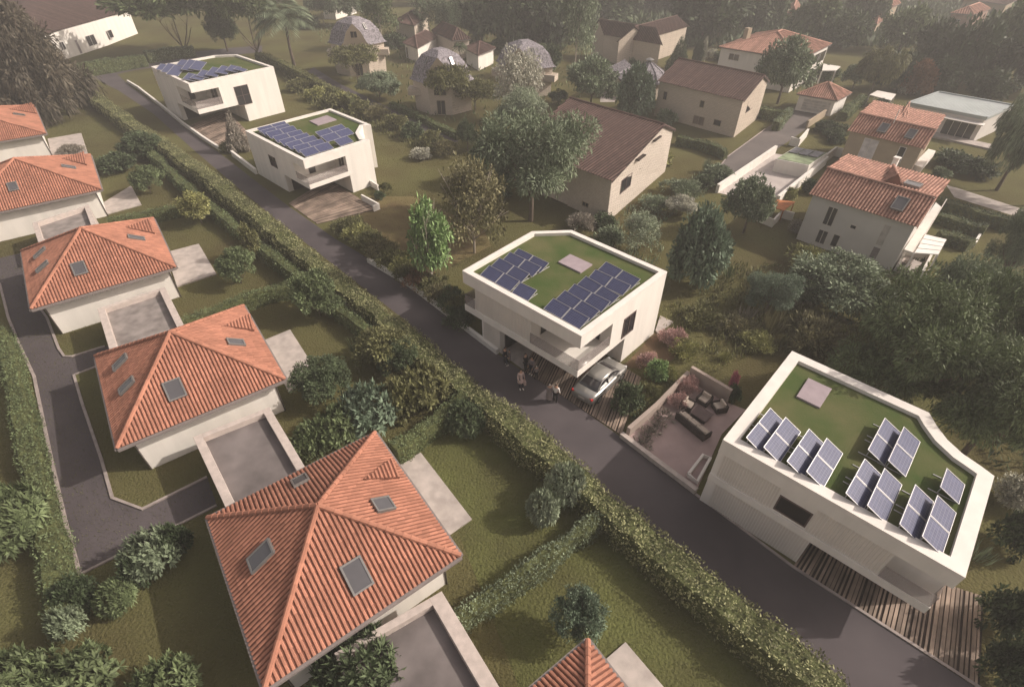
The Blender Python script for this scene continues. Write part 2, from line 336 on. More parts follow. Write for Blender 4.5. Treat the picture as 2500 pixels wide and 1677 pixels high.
# ------------------------------------------------------------------ the hipped orange houses
def corners_px(ps, z): return [at(u, v, z) for u, v in ps]
LABR = {}
def hip_house(label, P, he, ha, lights, dorm=None, annex=None, patio=None, group='orange hipped roof houses in a row', fr=(.65,)):
    """P: eave corners left, top, right, bottom (3D)"""
    c = sum(P, Vector())/4; ap = Vector((c.x, c.y, ha)); root = empty('hipped_house', (c.x, c.y, 0), label, 'house', group)
    A, T, Rr, B = P
    def ins(p, d): v = (c-p); v.z = 0; return p+v.normalized()*d*1.414
    Wl = [ins(p, fr[0]) for p in P]; b = MB(); b.prism([p[:2] for p in Wl], 0, he-.1); b.build('wall', m_white, root)
    b = MB(); b.prism([ins(p, .03)[:2] for p in P], he-.14, he-.03); b.build('soffit', m_gut, root)
    g = MB()
    for i in range(4):
        p, q = P[i], P[(i+1) % 4]; e = (q-p); n = Vector((e.y, -e.x, 0)).normalized()
        if n.dot(c-p) > 0: n = -n
        g.obox(p+Vector((0, 0, -.16)), e, n*.13, (0, 0, .15))
    g.build('gutter', m_gut, root)
    for i in (2, 3):
        d = (Wl[i]-c); d.z = 0; d.normalize(); pp = Wl[i]+d*.03; dp_ = MB(); dp_.tube([(pp.x, pp.y, 0), (pp.x, pp.y, he-.35), (P[i].x-d.x*.12, P[i].y-d.y*.12, he-.14)], .045, 8); dp_.build('downpipe', m_gut, root, True)
    b = MB()
    for i in range(4): tiled(b, [P[i], P[(i+1) % 4], ap], pitchw=.205, r=.072)
    for p in P: ridge(b, p+Vector((0, 0, .06)), ap+Vector((0, 0, .07)), r=.13, mi=0)
    roof = b.build('roof', [m_tile, m_tileu], root)
    faces = {'L': (A, B), 'F': (B, Rr), 'R': (Rr, T), 'K': (T, A)}
    for k, px, *sz in lights:
        p, q = faces[k]; n = (q-p).cross(ap-p).normalized(); n = n if n.z > 0 else -n
        skylight(roof, px, p, n, *(sz or (.8, 1.2)))
    if dorm:                                # small triangular raised gablet on the right-hand slope
        p, q = faces['R']; n = (q-p).cross(ap-p).normalized(); n = n if n.z > 0 else -n
        d3 = [hitpl(u, v, p, n)+n*.05 for u, v in dorm]; tip, hi, lo = d3
        hh = Vector((0, 0, .55)); b = MB(); m1 = hi+n*.32; m2 = lo+n*.0
        tiled(b, [tip, hi+n*.35, lo+n*.12], pitchw=.22, r=.08, tile=.5, down=(lo-hi))
        b.add([tip, lo, lo+n*.12, hi+n*.35, hi], [(0, 1, 2), (1, 4, 3, 2), (0, 3, 4)], 1)
        b.build('gablet', [m_tile, m_tileu], root)
    if annex:
        an(root, *annex)
    if patio: kerbed_patio(patio, label)
    return root, ap
def an(root, ox, z, th, mfloor, floor_drop=.4):
    """walled flat terrace beside the house: ox = outer outline (near-left, far-left, far-right, near-right)"""
    a, b_, c_, d_ = [Vector((p[0], p[1], 0)) for p in ox]
    ex = (d_-a).normalized(); ey = (b_-a).normalized()
    b = MB()
    b.obox(a, b_-a, ex*th, (0, 0, z)); b.obox(d_, c_-d_, -ex*th, (0, 0, z)); 
    b.obox(a+ex*th, ex*((d_-a).length-2*th), ey*.35, (0, 0, z-.003))
    b.build('terrace_wall', m_para, root, bevel=.015)
    f = MB(); f.obox(a+ex*th+ey*.35, ex*((d_-a).length-2*th), ey*((b_-a).length-.35), (0, 0, z-floor_drop))
    f.build('terrace_deck', mfloor, root)
def kerbed_patio(ps, label, z=.12):
    pts = [at(u, v, z) for u, v in ps]; b = MB(); b.prism([p[:2] for p in pts], -.05, z); o = b.build('patio_slab', m_patio, bevel=.01)
    o['kind'] = 'structure'; return o
he = 3.0
P5 = corners_px([(507, 1264), (916, 1056), (1125, 1356)], he); P5.append(P5[0]+P5[2]-P5[1])
zz = lambda a, b: (a*.3593, 560+b*.3593)
zb = lambda a, b: (a*.3593, 1117+b*.3593)
zc = lambda a, b: (830+a*.3593, 1117+b*.3593)
ox5 = [at(*p, 2.35) for p in (zc(-40, 1325), zc(195, 1700), zc(1085, 1560), zc(690, 905))]
ox5[1] = ox5[0]+(ox5[2]-ox5[3])*1.0; e = (ox5[2]-ox5[3]).normalized(); ox5[1] += e*3; ox5[2] += e*3
h5, ap5 = hip_house('nearest large orange hipped roof house, four roof windows, walled grey terrace below', P5, he, 5.5,
    [('L', zb(1785, 670), .85, 1.3), ('K', zb(2045, 165), .8, 1.0), ('R', zc(288, 328), .85, 1.0), ('F', zc(115, 800), .95, 1.35)], dorm=[zc(155, 155), zc(340, 40), zc(400, 152)],
    annex=(ox5, 2.35, .62, mat('terrace_floor', (.17, .148, .143), .9, .2, .6, detail=8)))
kerbed_patio([(962, 1137), (1027, 1104), (1152, 1266), (1094, 1306)], '')
P4 = corners_px([(233, 870), (595, 747), (697, 926), (286, 1096)], he)
ox4 = [at(*p, 2.2) for p in (zz(1310, 1410), (556, 1250), (748, 1145), zz(1830, 1205))]
h4, ap4 = hip_house('orange hipped roof house with paired side roof windows, second from the front', P4, he, 5.84,
    [('L', zz(828, 908), .62, 1.15), ('L', zz(872, 1065), .62, 1.15), ('F', zz(1190, 1092), .95, 1.25), ('R', zz(1600, 777), .75, 1.05)], dorm=[zz(1520, 662), zz(1690, 605), zz(1725, 700)],
    annex=(ox4, 2.2, .45, MC['terrace_floor']))
kerbed_patio([(640, 832), (708, 804), (765, 893), (705, 958)], '')
P3 = corners_px([(53, 614), (375, 534), (430, 653), (76, 756)], he)
ox3 = [at(*p, 2.2) for p in ((237, 754), (275, 880), (452, 800), (402, 700))]
h3, ap3 = hip_house('orange hipped roof house with striped timber terrace deck, third from the front', P3, he, 5.76,
    [('L', zz(280, 165), .6, 1.15), ('L', zz(297, 258), .6, 1.15), ('F', zz(543, 272), .9, 1.2), ('R', zz(925, 65), .7, 1.2)], dorm=[zz(850, -8), zz(1010, -45), zz(1050, 38)],
    annex=(ox3, 2.2, .45, m_deckg))
kerbed_patio([(405, 616), (485, 595), (528, 668), (432, 699)], '')
def quad_from(Tp, Rp, S=9.6, ang=R(37)):
    a = Vector((math.cos(ang), math.sin(ang), 0)); b = Vector((math.sin(ang), -math.cos(ang), 0))   # b: toward the front right
    if Tp is not None: T = Tp; Rr = T+b*S
    else: Rr = Rp; T = Rr-b*S
    return [T-a*S, T, Rr, Rr-a*S]
T2, R2 = at(221, 379, he), at(248, 463.5, he); S2 = (T2-R2).length
P2 = quad_from(None, R2, S2); P2[1] = T2; P2[0] = T2+(P2[3]-R2)
ox2 = [at(*p, 2.2) for p in ((78, 545), (96, 600), (238, 556), (216, 500))]
h2, ap2 = hip_house('orange hipped roof house cut by the left frame edge, fourth from the front', P2, he, 5.7,
    [('F', (33, 458), .8, 1.15), ('R', zz(0, 0) and (168, 410), .7, 1.2)], dorm=[(150, 389), (205, 379), (212, 406)], annex=(ox2, 2.2, .42, m_deckg))
kerbed_patio([(240, 502), (320, 453), (345, 499), (258, 523)], '')
T1, R1 = at(84, 259, he), at(113, 327, he); S1 = (T1-R1).length
P1 = quad_from(None, R1, S1); P1[1] = T1; P1[0] = T1+(P1[3]-R1)
h1, ap1 = hip_house('farthest orange hipped roof house at the left frame edge beneath the dark conifer', P1, he, 5.7, [('R', (47, 282), .7, 1.2)], dorm=[(20, 268), (78, 258), (90, 280)])
kerbed_patio([(116, 339), (198, 325), (214, 375), (128, 388)], '')
P6 = quad_from(at(1435, 1562.6, he), None, 9.0, R(36.5))
h6, ap6 = hip_house('orange hipped roof corner cut off by the bottom frame edge', P6, he, 5.6, [])
kerbed_patio([(1480, 1607), (1527, 1566), (1660, 1722), (1600, 1770)], '')
# ------------------------------------------------------------------ the white flat-roofed houses
def tiltpanel(loc, rz, pw, pl, tilt, parent_label, group):
    root = empty('solar_panel', loc, parent_label, 'solar panel', group, rz)
    c, s_ = math.cos(tilt), math.sin(tilt); u = Vector((1, 0, 0)); t = Vector((0, c, s_)); n = Vector((0, -s_, c))   # low edge along local x at y=0
    key = ('pm', round(pw, 2), round(pl, 2), round(tilt, 2))
    if key not in MC:
        f = MB(); k = .024; z0 = Vector((0, 0, .12))
        for (a0, a1, b0, b1) in ((0, pw, 0, k), (0, pw, pl-k, pl), (0, k, k, pl-k), (pw-k, pw, k, pl-k)): f.obox(z0+u*a0+t*b0, u*(a1-a0), t*(b1-b0), n*.045)
        f.obox(z0+u*k+t*k-n*.0, u*(pw-2*k), t*(pl-2*k), n*.012)
        l = MB()
        for x in (.12*pw, .88*pw):
            l.obox((x-.02, -.02, 0), (.04, 0, 0), (0, pl*c+.28, 0), (0, 0, .04)); top = z0+t*(pl-.12)
            l.obox((x-.02, top.y-.02, .04), (.04, 0, 0), (0, .04, 0), (0, 0, top.z-.05)); l.obox((x-.02, .02, .04), (.04, 0, 0), (0, .04, 0), (0, 0, .09))
        g = bpy.data.meshes.new('cells'); vs = [(k, k, 0), (pw-k, k, 0), (pw-k, pl-k, 0), (k, pl-k, 0)]
        g.from_pydata(vs, [], [(0, 1, 2, 3)]); g.materials.append(m_panel)
        MC[key] = (f.mesh('frame', m_pframe), g, l.mesh('leg', m_pframe))
    fm, gm, lm = MC[key]
    link('frame', fm, root, False); link('support_leg', lm, root, False)
    o = link('cells', gm, root, False); o.location = (0, 0, .12) + 0*Vector((0,)) if False else (Vector((0, 0, .12))+n*.026); o.rotation_euler = (tilt, 0, 0)
    return root
ORD = ['front', 'second', 'third', 'fourth', 'fifth', 'sixth', 'seventh', 'eighth', 'ninth', 'tenth', 'eleventh', 'twelfth']
def panel_rows(rows, z, depth, tilt, where, flip=False):
    """rows: (name, n, low-edge pixel ends); panels stand on the green roof"""
    for nm, n, (u0, v0), (u1, v1) in rows:
        a, b = at(u0, v0, z+.15), at(u1, v1, z+.15); a.z = b.z = z; e = b-a; L = e.length/n; e.normalize(); rz = math.atan2(e.y, e.x)
        for i in range(n):
            side = '' if n == 1 else [' left panel', ' right panel', ' third panel'][i]
            tiltpanel(a+e*(L*i+.02), rz, L-.04, depth, tilt, ('solar panel, '+nm+side+', on '+where), 'solar panels on '+where)
def white_house(label, corners, T, notch, void, extra_top=None, wins=(), clad=False, name='flat_roof_house', notch2=None, hatch=None, short='', curve=None, walls_only=False, backskip=0, par=.42, vright=None, doors=True):
    """corners px of parapet: A left, B front, C right, E back(s)...; notch / void = (px on AB face, px on BC face)"""
    z1, z2, zg, z3, z4 = .39*T, .485*T, .64*T, .82*T, .955*T; zl = .90*T
    A, B, C = [at(*p, T) for p in corners[:3]]; rest = [at(*p, T) for p in corners[3:]]
    uA = (A-B); lA = uA.length; uA.normalize(); uC = (C-B); lC = uC.length; uC.normalize()
    root = empty(name, (B.x, B.y, 0), label, 'house', 'white flat roofed houses along the road')
    pt = lambda s, t: Vector((B.x+uA.x*s+uC.x*t, B.y+uA.y*s+uC.y*t, 0))
    def sA(px): return hit(*px, pt(0, 0), pt(1, 0))[0]
    def sC(px): return hit(*px, pt(0, 0), pt(0, 1))[0]
    sn, tn = sA(notch[0]), sC(notch[1]); sg, tg = sA(void[0]), sC(void[1])
    outline = [p for p in (A, B, C, *rest)]; cen = sum(outline, Vector())/len(outline)
    full = [Vector((p.x, p.y, 0)) for p in outline]
    def off(poly, d):        # inward offset of convex-ish outline
        out = []; n = len(poly); ar = sum(poly[i].x*poly[(i+1) % n].y-poly[(i+1) % n].x*poly[i].y for i in range(n)); sg_ = 1 if ar > 0 else -1
        for i in range(n):
            p0, p1, p2 = poly[i-1], poly[i], poly[(i+1) % n]; e1 = (p1-p0).normalized(); e2 = (p2-p1).normalized()
            n1 = Vector((-e1.y, e1.x, 0))*sg_; n2 = Vector((-e2.y, e2.x, 0))*sg_; bs = (n1+n2); bs /= max(.3, bs.dot(n1)); out.append(p1+bs*d)
        return out
    # roof band, coping ring and lawn
    inner = off(full, par); b = MB(); n = len(full); core = off(full, .12)
    b.prism([p[:2] for p in full], z3, z4)
    b.build('fascia', m_white, root, bevel=.012)
    r = MB()
    for i in range(n):
        j = (i+1) % n; a0, a1, b0, b1 = full[i], full[j], inner[i], inner[j]
        vs = [(*a0[:2], z4-.01), (*a1[:2], z4-.01), (*b1[:2], z4-.01), (*b0[:2], z4-.01), (*a0[:2], T), (*a1[:2], T), (*b1[:2], T), (*b0[:2], T)]
        r.add(vs, [(4, 5, 6, 7), (0, 1, 5, 4), (3, 7, 6, 2)])
    r.build('parapet', m_cop, root)
    lz = z4+.01; lw = MB(); ip = off(full, par-.02); lw.add([(*p[:2], lz+.004) for p in ip], [tuple(range(n))])
    lo = lw.build('green_roof', m_groof, root); 
    # first floor with corner balcony notch
    zz0, zz1 = z2, z3; bk = full
    ia, ib_, ic_ = bk[0], bk[1], bk[2]
    s_w = .10 if clad else 0.
    upper = []
    if notch2:
        s2 = sA(notch2); upper += [pt(s2, 2.6) if False else pt(s2, s_w)]
    else: upper += [pt(lA, s_w)]
    upper += [pt(sn, s_w), pt(sn, tn), pt(0, tn)] + bk[2:]
    if notch2: upper += [pt(lA, 3.2), pt(s2, 3.2)]
    u = MB(); u.prism([p[:2] for p in upper], zz0, zz1); u.build('upper_wall', m_white, root)
    # slab band
    sb = MB(); sb.prism([p[:2] for p in full], z1, z2); sb.build('floor_slab', m_white, root, bevel=.012)
    # ground floor
    gr = [pt(lA-(1.7 if notch2 else 0), s_w+.02*bool(clad)), pt(sg, s_w+.02*bool(clad)), pt(sg, tg), pt(0, tg)] + full[2:]
    if notch2: gr += [pt(lA-1.7, 3.0)]
    g = MB(); g.prism([p[:2] for p in gr], 0, z1); g.build('ground_wall', m_white, root)
    # balcony glass
    gl = MB(); e3 = Vector((0, 0, zg-z2))
    gl.obox(pt(.03, .03)+Vector((0, 0, z2)), uA*(sn-.06), uC*.025, e3); gl.obox(pt(.03, .06)+Vector((0, 0, z2)), uC*(tn-.1), uA*.025, e3)
    gl.build('balcony_glass', m_bal, root)
    if notch2:
        gl = MB(); gl.obox(pt(s2+.03, .03)+Vector((0, 0, z2)), uA*(lA-s2-.1), uC*.025, e3); gl.obox(pt(lA-.05, .06)+Vector((0, 0, z2)), uC*3.0, uA*.025, e3); gl.build('balcony_glass', m_bal, root)
    # glazed door inside the balcony, dark carport door
    a_, b_ = pt(sn, tn), pt(0, tn)
    if doors: window(root, a_, b_, .35*sn, .35*sn+min(2.4, sn*.45), z2+.02, z3-.25, bars=(1, 0), name='balcony_door', frame=m_wframe)
    if doors: window(root, pt(sn, .1), pt(sn, tn), tn*.3, tn*.3+.8, z2+.02, z3-.35, bars=(0, 0), name='balcony_door', frame=m_wframe)
    window(root, pt(sg, .2), pt(sg, tg), .5, min(tg-.3, 2.3), .02, z1-.25, bars=(0, 0), name='carport_door', frame=m_frame, glass=m_dark)
    for face, px, bars in wins:
        if face == 'AB': winpx(root, pt(lA, s_w), pt(0, s_w), px, bars=bars, proud=.035, glass=m_glass if doors else m_dark)
        elif face == 'BCf': winpx(root, pt(0, 0), pt(0, lC), px, bars=bars, proud=.04)
    if clad:                                      # narrow vertical battens on the road side
        for nm, s0, s1, za, zb_ in (('cladding', sn+.05, (sA(notch2) if notch2 else lA-.15), z2+.02, z3-.01), ('cladding', sg+.05, lA-.35-(1.4 if notch2 else 0), .05, z1-.01)):
            c_ = MB(); k = int((s1-s0)/.14); holes = [tuple(sorted((sA(w_[1][0]), sA(w_[1][1])))) + (za < z2+1,) for w_ in wins if w_[0] == 'AB']
            for i in range(k):
                s_ = s0+i*.14
                if za > z1 and any(h0-.15 < s_ < h1+.12 for h0, h1, _ in holes): continue
                c_.obox(pt(s_, .1 if za > z1 else .12)-uC*.03+Vector((0, 0, za)), uA*.085, uC*.05, (0, 0, zb_-za))
            c_.build(nm, m_clad, root)['kind'] = 'stuff'
    if hatch:
        hp = [at(*p, lz+.12) for p in hatch]; h_ = MB(); h_.prism([p[:2] for p in hp], lz, lz+.12); o = h_.build('roof_hatch', m_hatch, root, bevel=.01)
    return root, pt, lz, dict(sn=sn, tn=tn, sg=sg, tg=tg, lA=lA, lC=lC, z2=z2, z3=z3)
m_groof = mat('green_roof', (.060, .090, .028), .95, scale=.45, bump=.8, bscale=14, spec=.05, col2=(.115, .115, .052), bdist=.03, detail=9)
q3 = lambda a, b: (1080+a*.2566, 540+b*.2566)
q2 = lambda a, b: (560+a*.1711, 250+b*.1711)
q1 = lambda a, b: (340+a*.1711, 110+b*.1711)
q4 = lambda a, b: (1700+a*.3422, 840+b*.3422)
q5 = lambda a, b: (1660+a*.3593, 1117+b*.3593)
w3, pt3, lz3, i3 = white_house('centre white flat roofed house with corner balcony above a parked silver car', [q3(190, 470), q3(1325, 1095), q3(2140, 480), q3(1230, 85), q3(850, 97)], 5.7,
    (q3(828, 1060), q3(1597, 1140)), (q3(537, 1160), q3(1705, 1280)), clad=True, notch2=q3(305, 760), hatch=[q3(1215, 312), q3(1428, 410), q3(1315, 488), q3(1100, 385)],
    wins=[('BCf', [q3(1840, 855), q3(1705, 1110)], (1, 0))])
print('W3', i3)
T3 = R(22)
panel_rows([('top left row', 2, q3(640, 345), q3(935, 490)), ('second left row', 2, q3(560, 380), q3(862, 530)), ('third left row', 2, q3(453, 435), q3(745, 595)), ('lowest left row', 2, q3(357, 510), q3(650, 668)),
            ('lone one at the roof edge', 1, q3(655, 680), q3(820, 760)), ('top right row', 2, q3(1470, 470), q3(1800, 645)), ('second right row', 2, q3(1375, 550), q3(1718, 710)), ('third right row', 2, q3(1270, 610), q3(1595, 805)),
            ('fourth right row', 2, q3(1168, 690), q3(1515, 870)), ('fifth right row', 2, q3(1067, 750), q3(1400, 955)), ('lowest right row', 2, q3(960, 832), q3(1308, 1030))], lz3, 1.02, T3, 'centre white house')
w2, pt2, lz2, i2 = white_house('white flat roofed house between road and lawn, roof crowded with panels, curved corner bite', [q2(222, 405), q2(1050, 830), q2(2000, 530), q2(1900, 515), q2(1850, 430), q2(1900, 335), q2(2020, 320), q2(1440, 88)], 5.2,
    (q2(955, 1050), q2(1700, 1000)), (q2(860, 1300), q2(1775, 1300)), hatch=[q2(1140, 265), q2(1390, 185), q2(1530, 245), q2(1260, 325)],
    wins=[('AB', [q2(560, 755), q2(688, 940)], (1, 0))])
print('W2', i2)
r2 = [((465, 455), (865, 350)), ((520, 490), (915, 385)), ((590, 520), (990, 415)), ((690, 580), (1092, 475)), ((790, 635), (1190, 520)), ((885, 680), (1290, 555)), ((985, 725), (1400, 610)), ((1085, 782), (1495, 655))]
panel_rows([((ORD[len(r2)-1-i]+' row from the balcony corner'), 2, q2(*a), q2(*b)) for i, (a, b) in enumerate(r2)] +
           [('upper right pair', 2, q2(1310, 510), q2(1690, 390)), ('lower right pair', 2, q2(1395, 572), q2(1785, 445)), ('lone one by the curve', 1, q2(1585, 628), q2(1775, 560))], lz2, 1.15, T3, 'panel crowded white house')
w1, pt1, lz1, i1 = white_house('farthest white flat roofed house by the road bend, tall cross barred window', [q1(165, 310), q1(700, 560), q1(1915, 310), q1(1400, 138), q1(1070, 148)], 6.5,
    (q1(592, 760), q1(1180, 760)), (q1(600, 980), q1(1560, 1050)), wins=[('BCf', [q1(1350, 608), q1(1535, 572), q1(1610, 825), q1(1430, 868)], (1, 1))])
print('W1', i1)
def solo(px4, z, where, nm, tilt, grp):    # one panel from low-edge pixels and depth
    a, b = at(*px4[0], z+.15), at(*px4[1], z+.15); a.z = b.z = z; e = b-a; rz = math.atan2(e.y, e.x)
    tiltpanel(a, rz, e.length, px4[2], tilt, 'solar panel, '+nm+', on '+where, grp)
g1 = 'solar panels on farthest white house'
for k, (a, b) in enumerate([((405, 378), (470, 295)), ((480, 412), (572, 290)), ((555, 448), (668, 312)), ((690, 315), (755, 235)), ((765, 378), (865, 235)), ((870, 370), (965, 250)), ((790, 520), (870, 430)), ((890, 510), (960, 455)),
        ((980, 475), (1060, 385)), ((1110, 460), (1205, 345)), ((1250, 425), (1335, 325)), ((1395, 395), (1462, 318)), ((1500, 385), (1545, 350))]):
    solo((q1(*a), q1(*b), 1.5), lz1, 'farthest white house', ['first', 'second', 'third', 'fourth', 'fifth', 'sixth', 'seventh', 'eighth', 'ninth', 'tenth', 'eleventh', 'twelfth', 'last'][k]+' from the left', R(14), g1)
w4, pt4, lz4, i4 = white_house('nearest white flat roofed house at right with sweeping curved parapet', [q4(190, 680), q5(1940, 815), (2428, 1161.7), q4(2030, 868), q4(1900, 780), q4(1790, 680), q4(1715, 580), q4(1660, 488), q4(683, 48)], 5.35,
    (q5(1310, 830), q5(1990, 700)), (q5(765, 745), q5(2000, 600)), clad=True, hatch=[q4(800, 240), q4(968, 318), q4(883, 452), q4(715, 370)], wins=[('AB', [q5(690, 262), q5(842, 462)], (0, 0))], par=.62, doors=False)
print('W4', i4)
for nm, n, a, b in [('far left pair', 2, (462, 780), (632, 558)), ('pair beside the leftmost pair', 2, (590, 850), (745, 625)), ('third pair from the left', 2, (760, 955), (915, 712)), ('fourth pair from the left', 2, (903, 1030), (1045, 778)),
        ('upper middle pair', 2, (1342, 868), (1458, 630)), ('upper right pair by the curve', 2, (1490, 948), (1597, 695)), ('lower middle pair', 2, (1190, 1190), (1322, 932)), ('second lower middle pair', 2, (1348, 1280), (1467, 1000)),
        ('second pair from the right', 2, (1585, 1418), (1692, 1120)), ('lowest right pair', 2, (1750, 1510), (1853, 1200)), ('lone one near the right parapet', 1, (1870, 1143), (1915, 1000))]:
    panel_rows([(nm, n, q4(*a), q4(*b))], lz4, 1.02, R(25), 'nearest white house')
# ------------------------------------------------------------------ other houses
def V2(a, b): return (830+a*.3593, b*.3593)
def V3(a, b): return (1660+a*.3593, b*.3593)
def Va(a, b): return (1900+a*.2566, 220+b*.2566)
def Vb(a, b): return (1940+a*.2041, 380+b*.2041)
def Vc(a, b): return (1340+a*.1711, 20+b*.1711)
def Ve(a, b): return (700+a*.2994, b*.2994)
def Vf(a, b): return (1720+a*.3336, b*.3336)
def V1(a, b): return (a*.3593, b*.3593)
def gable(label, E1, R1, B1, vec, wallm, tm, tum, ov=.35, tile=.0, pw=.28, name='house', root=None, r=.085, gov=.25):
    """E1 front eave, R1 ridge, B1 back eave of the near gable end; vec runs to the other end"""
    vec = Vector((vec[0], vec[1], 0)); new = root is None
    if new: root = empty(name, (E1.x, E1.y, 0), label, 'house')
    vn = vec.normalized(); E0, R0, B0 = E1+vec, R1+vec, B1+vec
    if tm is m_tileb: pw, r = .36, .10
    b = MB(); tiled(b, [E1, R1, R0, E0], pitchw=pw, tile=tile, r=r, lift=.1); tiled(b, [R1, B1, B0, R0], pitchw=pw, tile=tile, r=r, lift=.1)
    ridge(b, R1+Vector((0, 0, .14)), R0+Vector((0, 0, .14)), r=.14, tile=0)
    for P, Q in ((E1, R1), (R1, B1), (E0, R0), (R0, B0)):
        b.obox(P+Vector((0, 0, -.1))-vn*.0, Q-P, vn*(.06 if P in (E1, R1) and (P-E1).length < 50 and P is not E0 and P is not R0 else -.06), (0, 0, .2), 1)
    o = b.build('roof', [tm, tum], root)
    q = lambda P, t, g: Vector((P.x+vn.x*g+(R1.x-P.x)*t, P.y+vn.y*g+(R1.y-P.y)*t, P.z+(R1.z-P.z)*t-.03))
    tE = ov/max(.1, Vector((R1.x-E1.x, R1.y-E1.y)).length); tB = ov/max(.1, Vector((R1.x-B1.x, R1.y-B1.y)).length)
    L = vec.length; wv = MB(); rings = []
    for g in (gov, L-gov):
        e, k, r_ = q(E1, tE, g), q(B1, tB, g), q(R1, 0, g); rings.append([Vector((e.x, e.y, 0)), Vector((k.x, k.y, 0)), k, r_, e])
    wv.add(rings[0]+rings[1], [(0, 1, 2, 3, 4), (9, 8, 7, 6, 5), (1, 0, 5, 6), (2, 1, 6, 7), (3, 2, 7, 8), (4, 3, 8, 9), (0, 4, 9, 5)])
    wv.build('wall', wallm, root)
    return root, rings
def hip(label, A, B, C, hr, wallm, tm, tum, ov=.4, tile=0, pw=.3, name='house', cat='house', r=.09, root=None, base=0):
    D = A+C-B; z = A.z; B = Vector((B.x, B.y, z)); C = Vector((C.x, C.y, z)); D.z = z; P = [A, B, C, D]; c = (A+C)/2
    new = root is None
    if new: root = empty(name, (c.x, c.y, 0), label, cat)
    u, v = (B-A), (C-B); lu, lv = u.length, v.length
    if lu >= lv: d = u.normalized()*(lu-lv)/2
    else: d = v.normalized()*(lv-lu)/2
    Ra, Rb = Vector((c.x-d.x, c.y-d.y, hr)), Vector((c.x+d.x, c.y+d.y, hr)); b = MB()
    if lu >= lv: F = [[A, B, Rb, Ra], [B, C, Rb], [C, D, Ra, Rb], [D, A, Ra]]; hipl = [(A, Ra), (B, Rb), (C, Rb), (D, Ra)]
    else: F = [[B, C, Rb, Ra], [A, B, Ra], [C, D, Rb], [D, A, Ra, Rb]]; hipl = [(A, Ra), (B, Ra), (C, Rb), (D, Rb)]
    for f in F: tiled(b, f, pitchw=pw, tile=tile, r=r)
    for p, q in hipl: ridge(b, p+Vector((0, 0, .05)), q+Vector((0, 0, .08)), r=.15, tile=0)
    if (Ra-Rb).length > .3: ridge(b, Ra+Vector((0, 0, .08)), Rb+Vector((0, 0, .08)), r=.15, tile=0)
    b.build('roof', [tm, tum], root)
    s = MB(); s.prism([p[:2] for p in P], z-.14, z-.02); s.build('eaves', m_gut, root)
    ins = [p+((c-p)*Vector((1, 1, 0))).normalized()*ov*1.3 for p in P]; w_ = MB(); w_.prism([p[:2] for p in ins], base, z-.1); w_.build('wall', wallm, root)
    return root, ins
def poly_win(root, ring, i, j, px, **kw): return winpx(root, ring[i], ring[j], px, **kw)
# stone barn with long brown roof
b3, r3_ = gable('rubble stone barn with long dark brown roof behind the big feathery tree', at(*V2(1850, 1240), 4.6), at(*V2(2205, 855), 7.0), at(*V2(2280, 890), 4.9)+Vector((0, 0, 0)), Vector((-9.55, 10.1, 0)), m_stone, m_tileb, m_tilebu, name='stone_barn')
ga, gb = r3_[0][0], r3_[0][1]
for px in ([V2(1915, 1230), V2(1970, 1260)], [V2(2045, 1085), V2(2085, 1110)]): winpx(b3, ga, gb, px, bars=(1, 0), frame=m_frame, proud=.05)
winpx(b3, r3_[1][0], r3_[0][0], [V2(1650, 1370), V2(1685, 1410)], frame=m_beige)
winpx(b3, r3_[1][0], r3_[0][0], [V2(1400, 1330), V2(1545, 1400)], frame=m_beige, glass=m_dark, name='barn_door', bars=(0, 0))
cb = MB()
for px in (V2(2000, 1090), V2(2110, 960)): s_, z_ = hit(*px, ga, gb); e = (gb-ga).normalized(); n = Vector((e.y, -e.x, 0)); cb = MB(); cb.obox(ga+e*s_+Vector((0, 0, z_))-n*.02, e*1.9, n*.55, (0, 0, .14)); cb.build('door_canopy', m_woodd, b3)
b2, r2_ = gable('long beige stone barn with brown roof beside the village road', at(*V3(435, 695), 4.9), at(*V3(575, 520), 7.0), at(*V3(610, 560), 5.2), Vector((-9.6, 10.3, 0)), m_stone2, m_tileb, m_tilebu, name='stone_barn')
for px in ([V3(465, 695), V3(490, 735)],): winpx(b2, r2_[0][0], r2_[0][1], px, bars=(1, 0))
for px in ([V3(142, 685), V3(158, 733)], [V3(235, 812), V3(272, 860)], [Vc(1648, 1195), Vc(1672, 1310)]): winpx(b2, r2_[1][0], r2_[0][0], px, frame=m_beige, bars=(0, 0))
winpx(b2, r2_[1][0], r2_[0][0], [V3(98, 785), V3(155, 855)], frame=m_beige, name='barn_door', glass=mat('shutter_brown', (.16, .12, .095), .8), bars=(1, 0))
E0 = at(*Vc(1395, 440), 4.7); ELv = at(*Vc(610, 305), 4.7)-E0; R0_ = at(*Vc(1535, 300), 6.9)
b1, r1_ = gable('two winged beige stone farmhouse with brown roofs, behind the thin white trunked tree', E0, R0_, E0+(R0_-E0)*Vector((2, 2, 0)), ELv, m_stone2, m_tileb, m_tilebu, name='stone_farmhouse')
for px in ([Vc(655, 375), Vc(672, 465)], [Vc(1010, 438), Vc(1028, 550)], [Vc(640, 560), Vc(660, 620)], [Vc(1148, 650), Vc(1195, 725)]): winpx(b1, r1_[1][0], r1_[0][0], px, frame=m_beige, bars=(0, 0))
winpx(b1, r1_[1][0], r1_[0][0], [Vc(945, 612), Vc(1028, 740)], frame=m_beige, bars=(2, 0), name='patio_door')
Ew = at(*Vc(1995, 265), 4.7); Rw = at(*Vc(1830, 118), 6.9); vw = at(*Vc(1400, 440), 4.7)-Ew; bw = Rw+(Rw-Ew); bw.z = 4.7
gable('', Ew, Rw, bw, vw*.97, m_stone2, m_tileb, m_tilebu, root=b1)
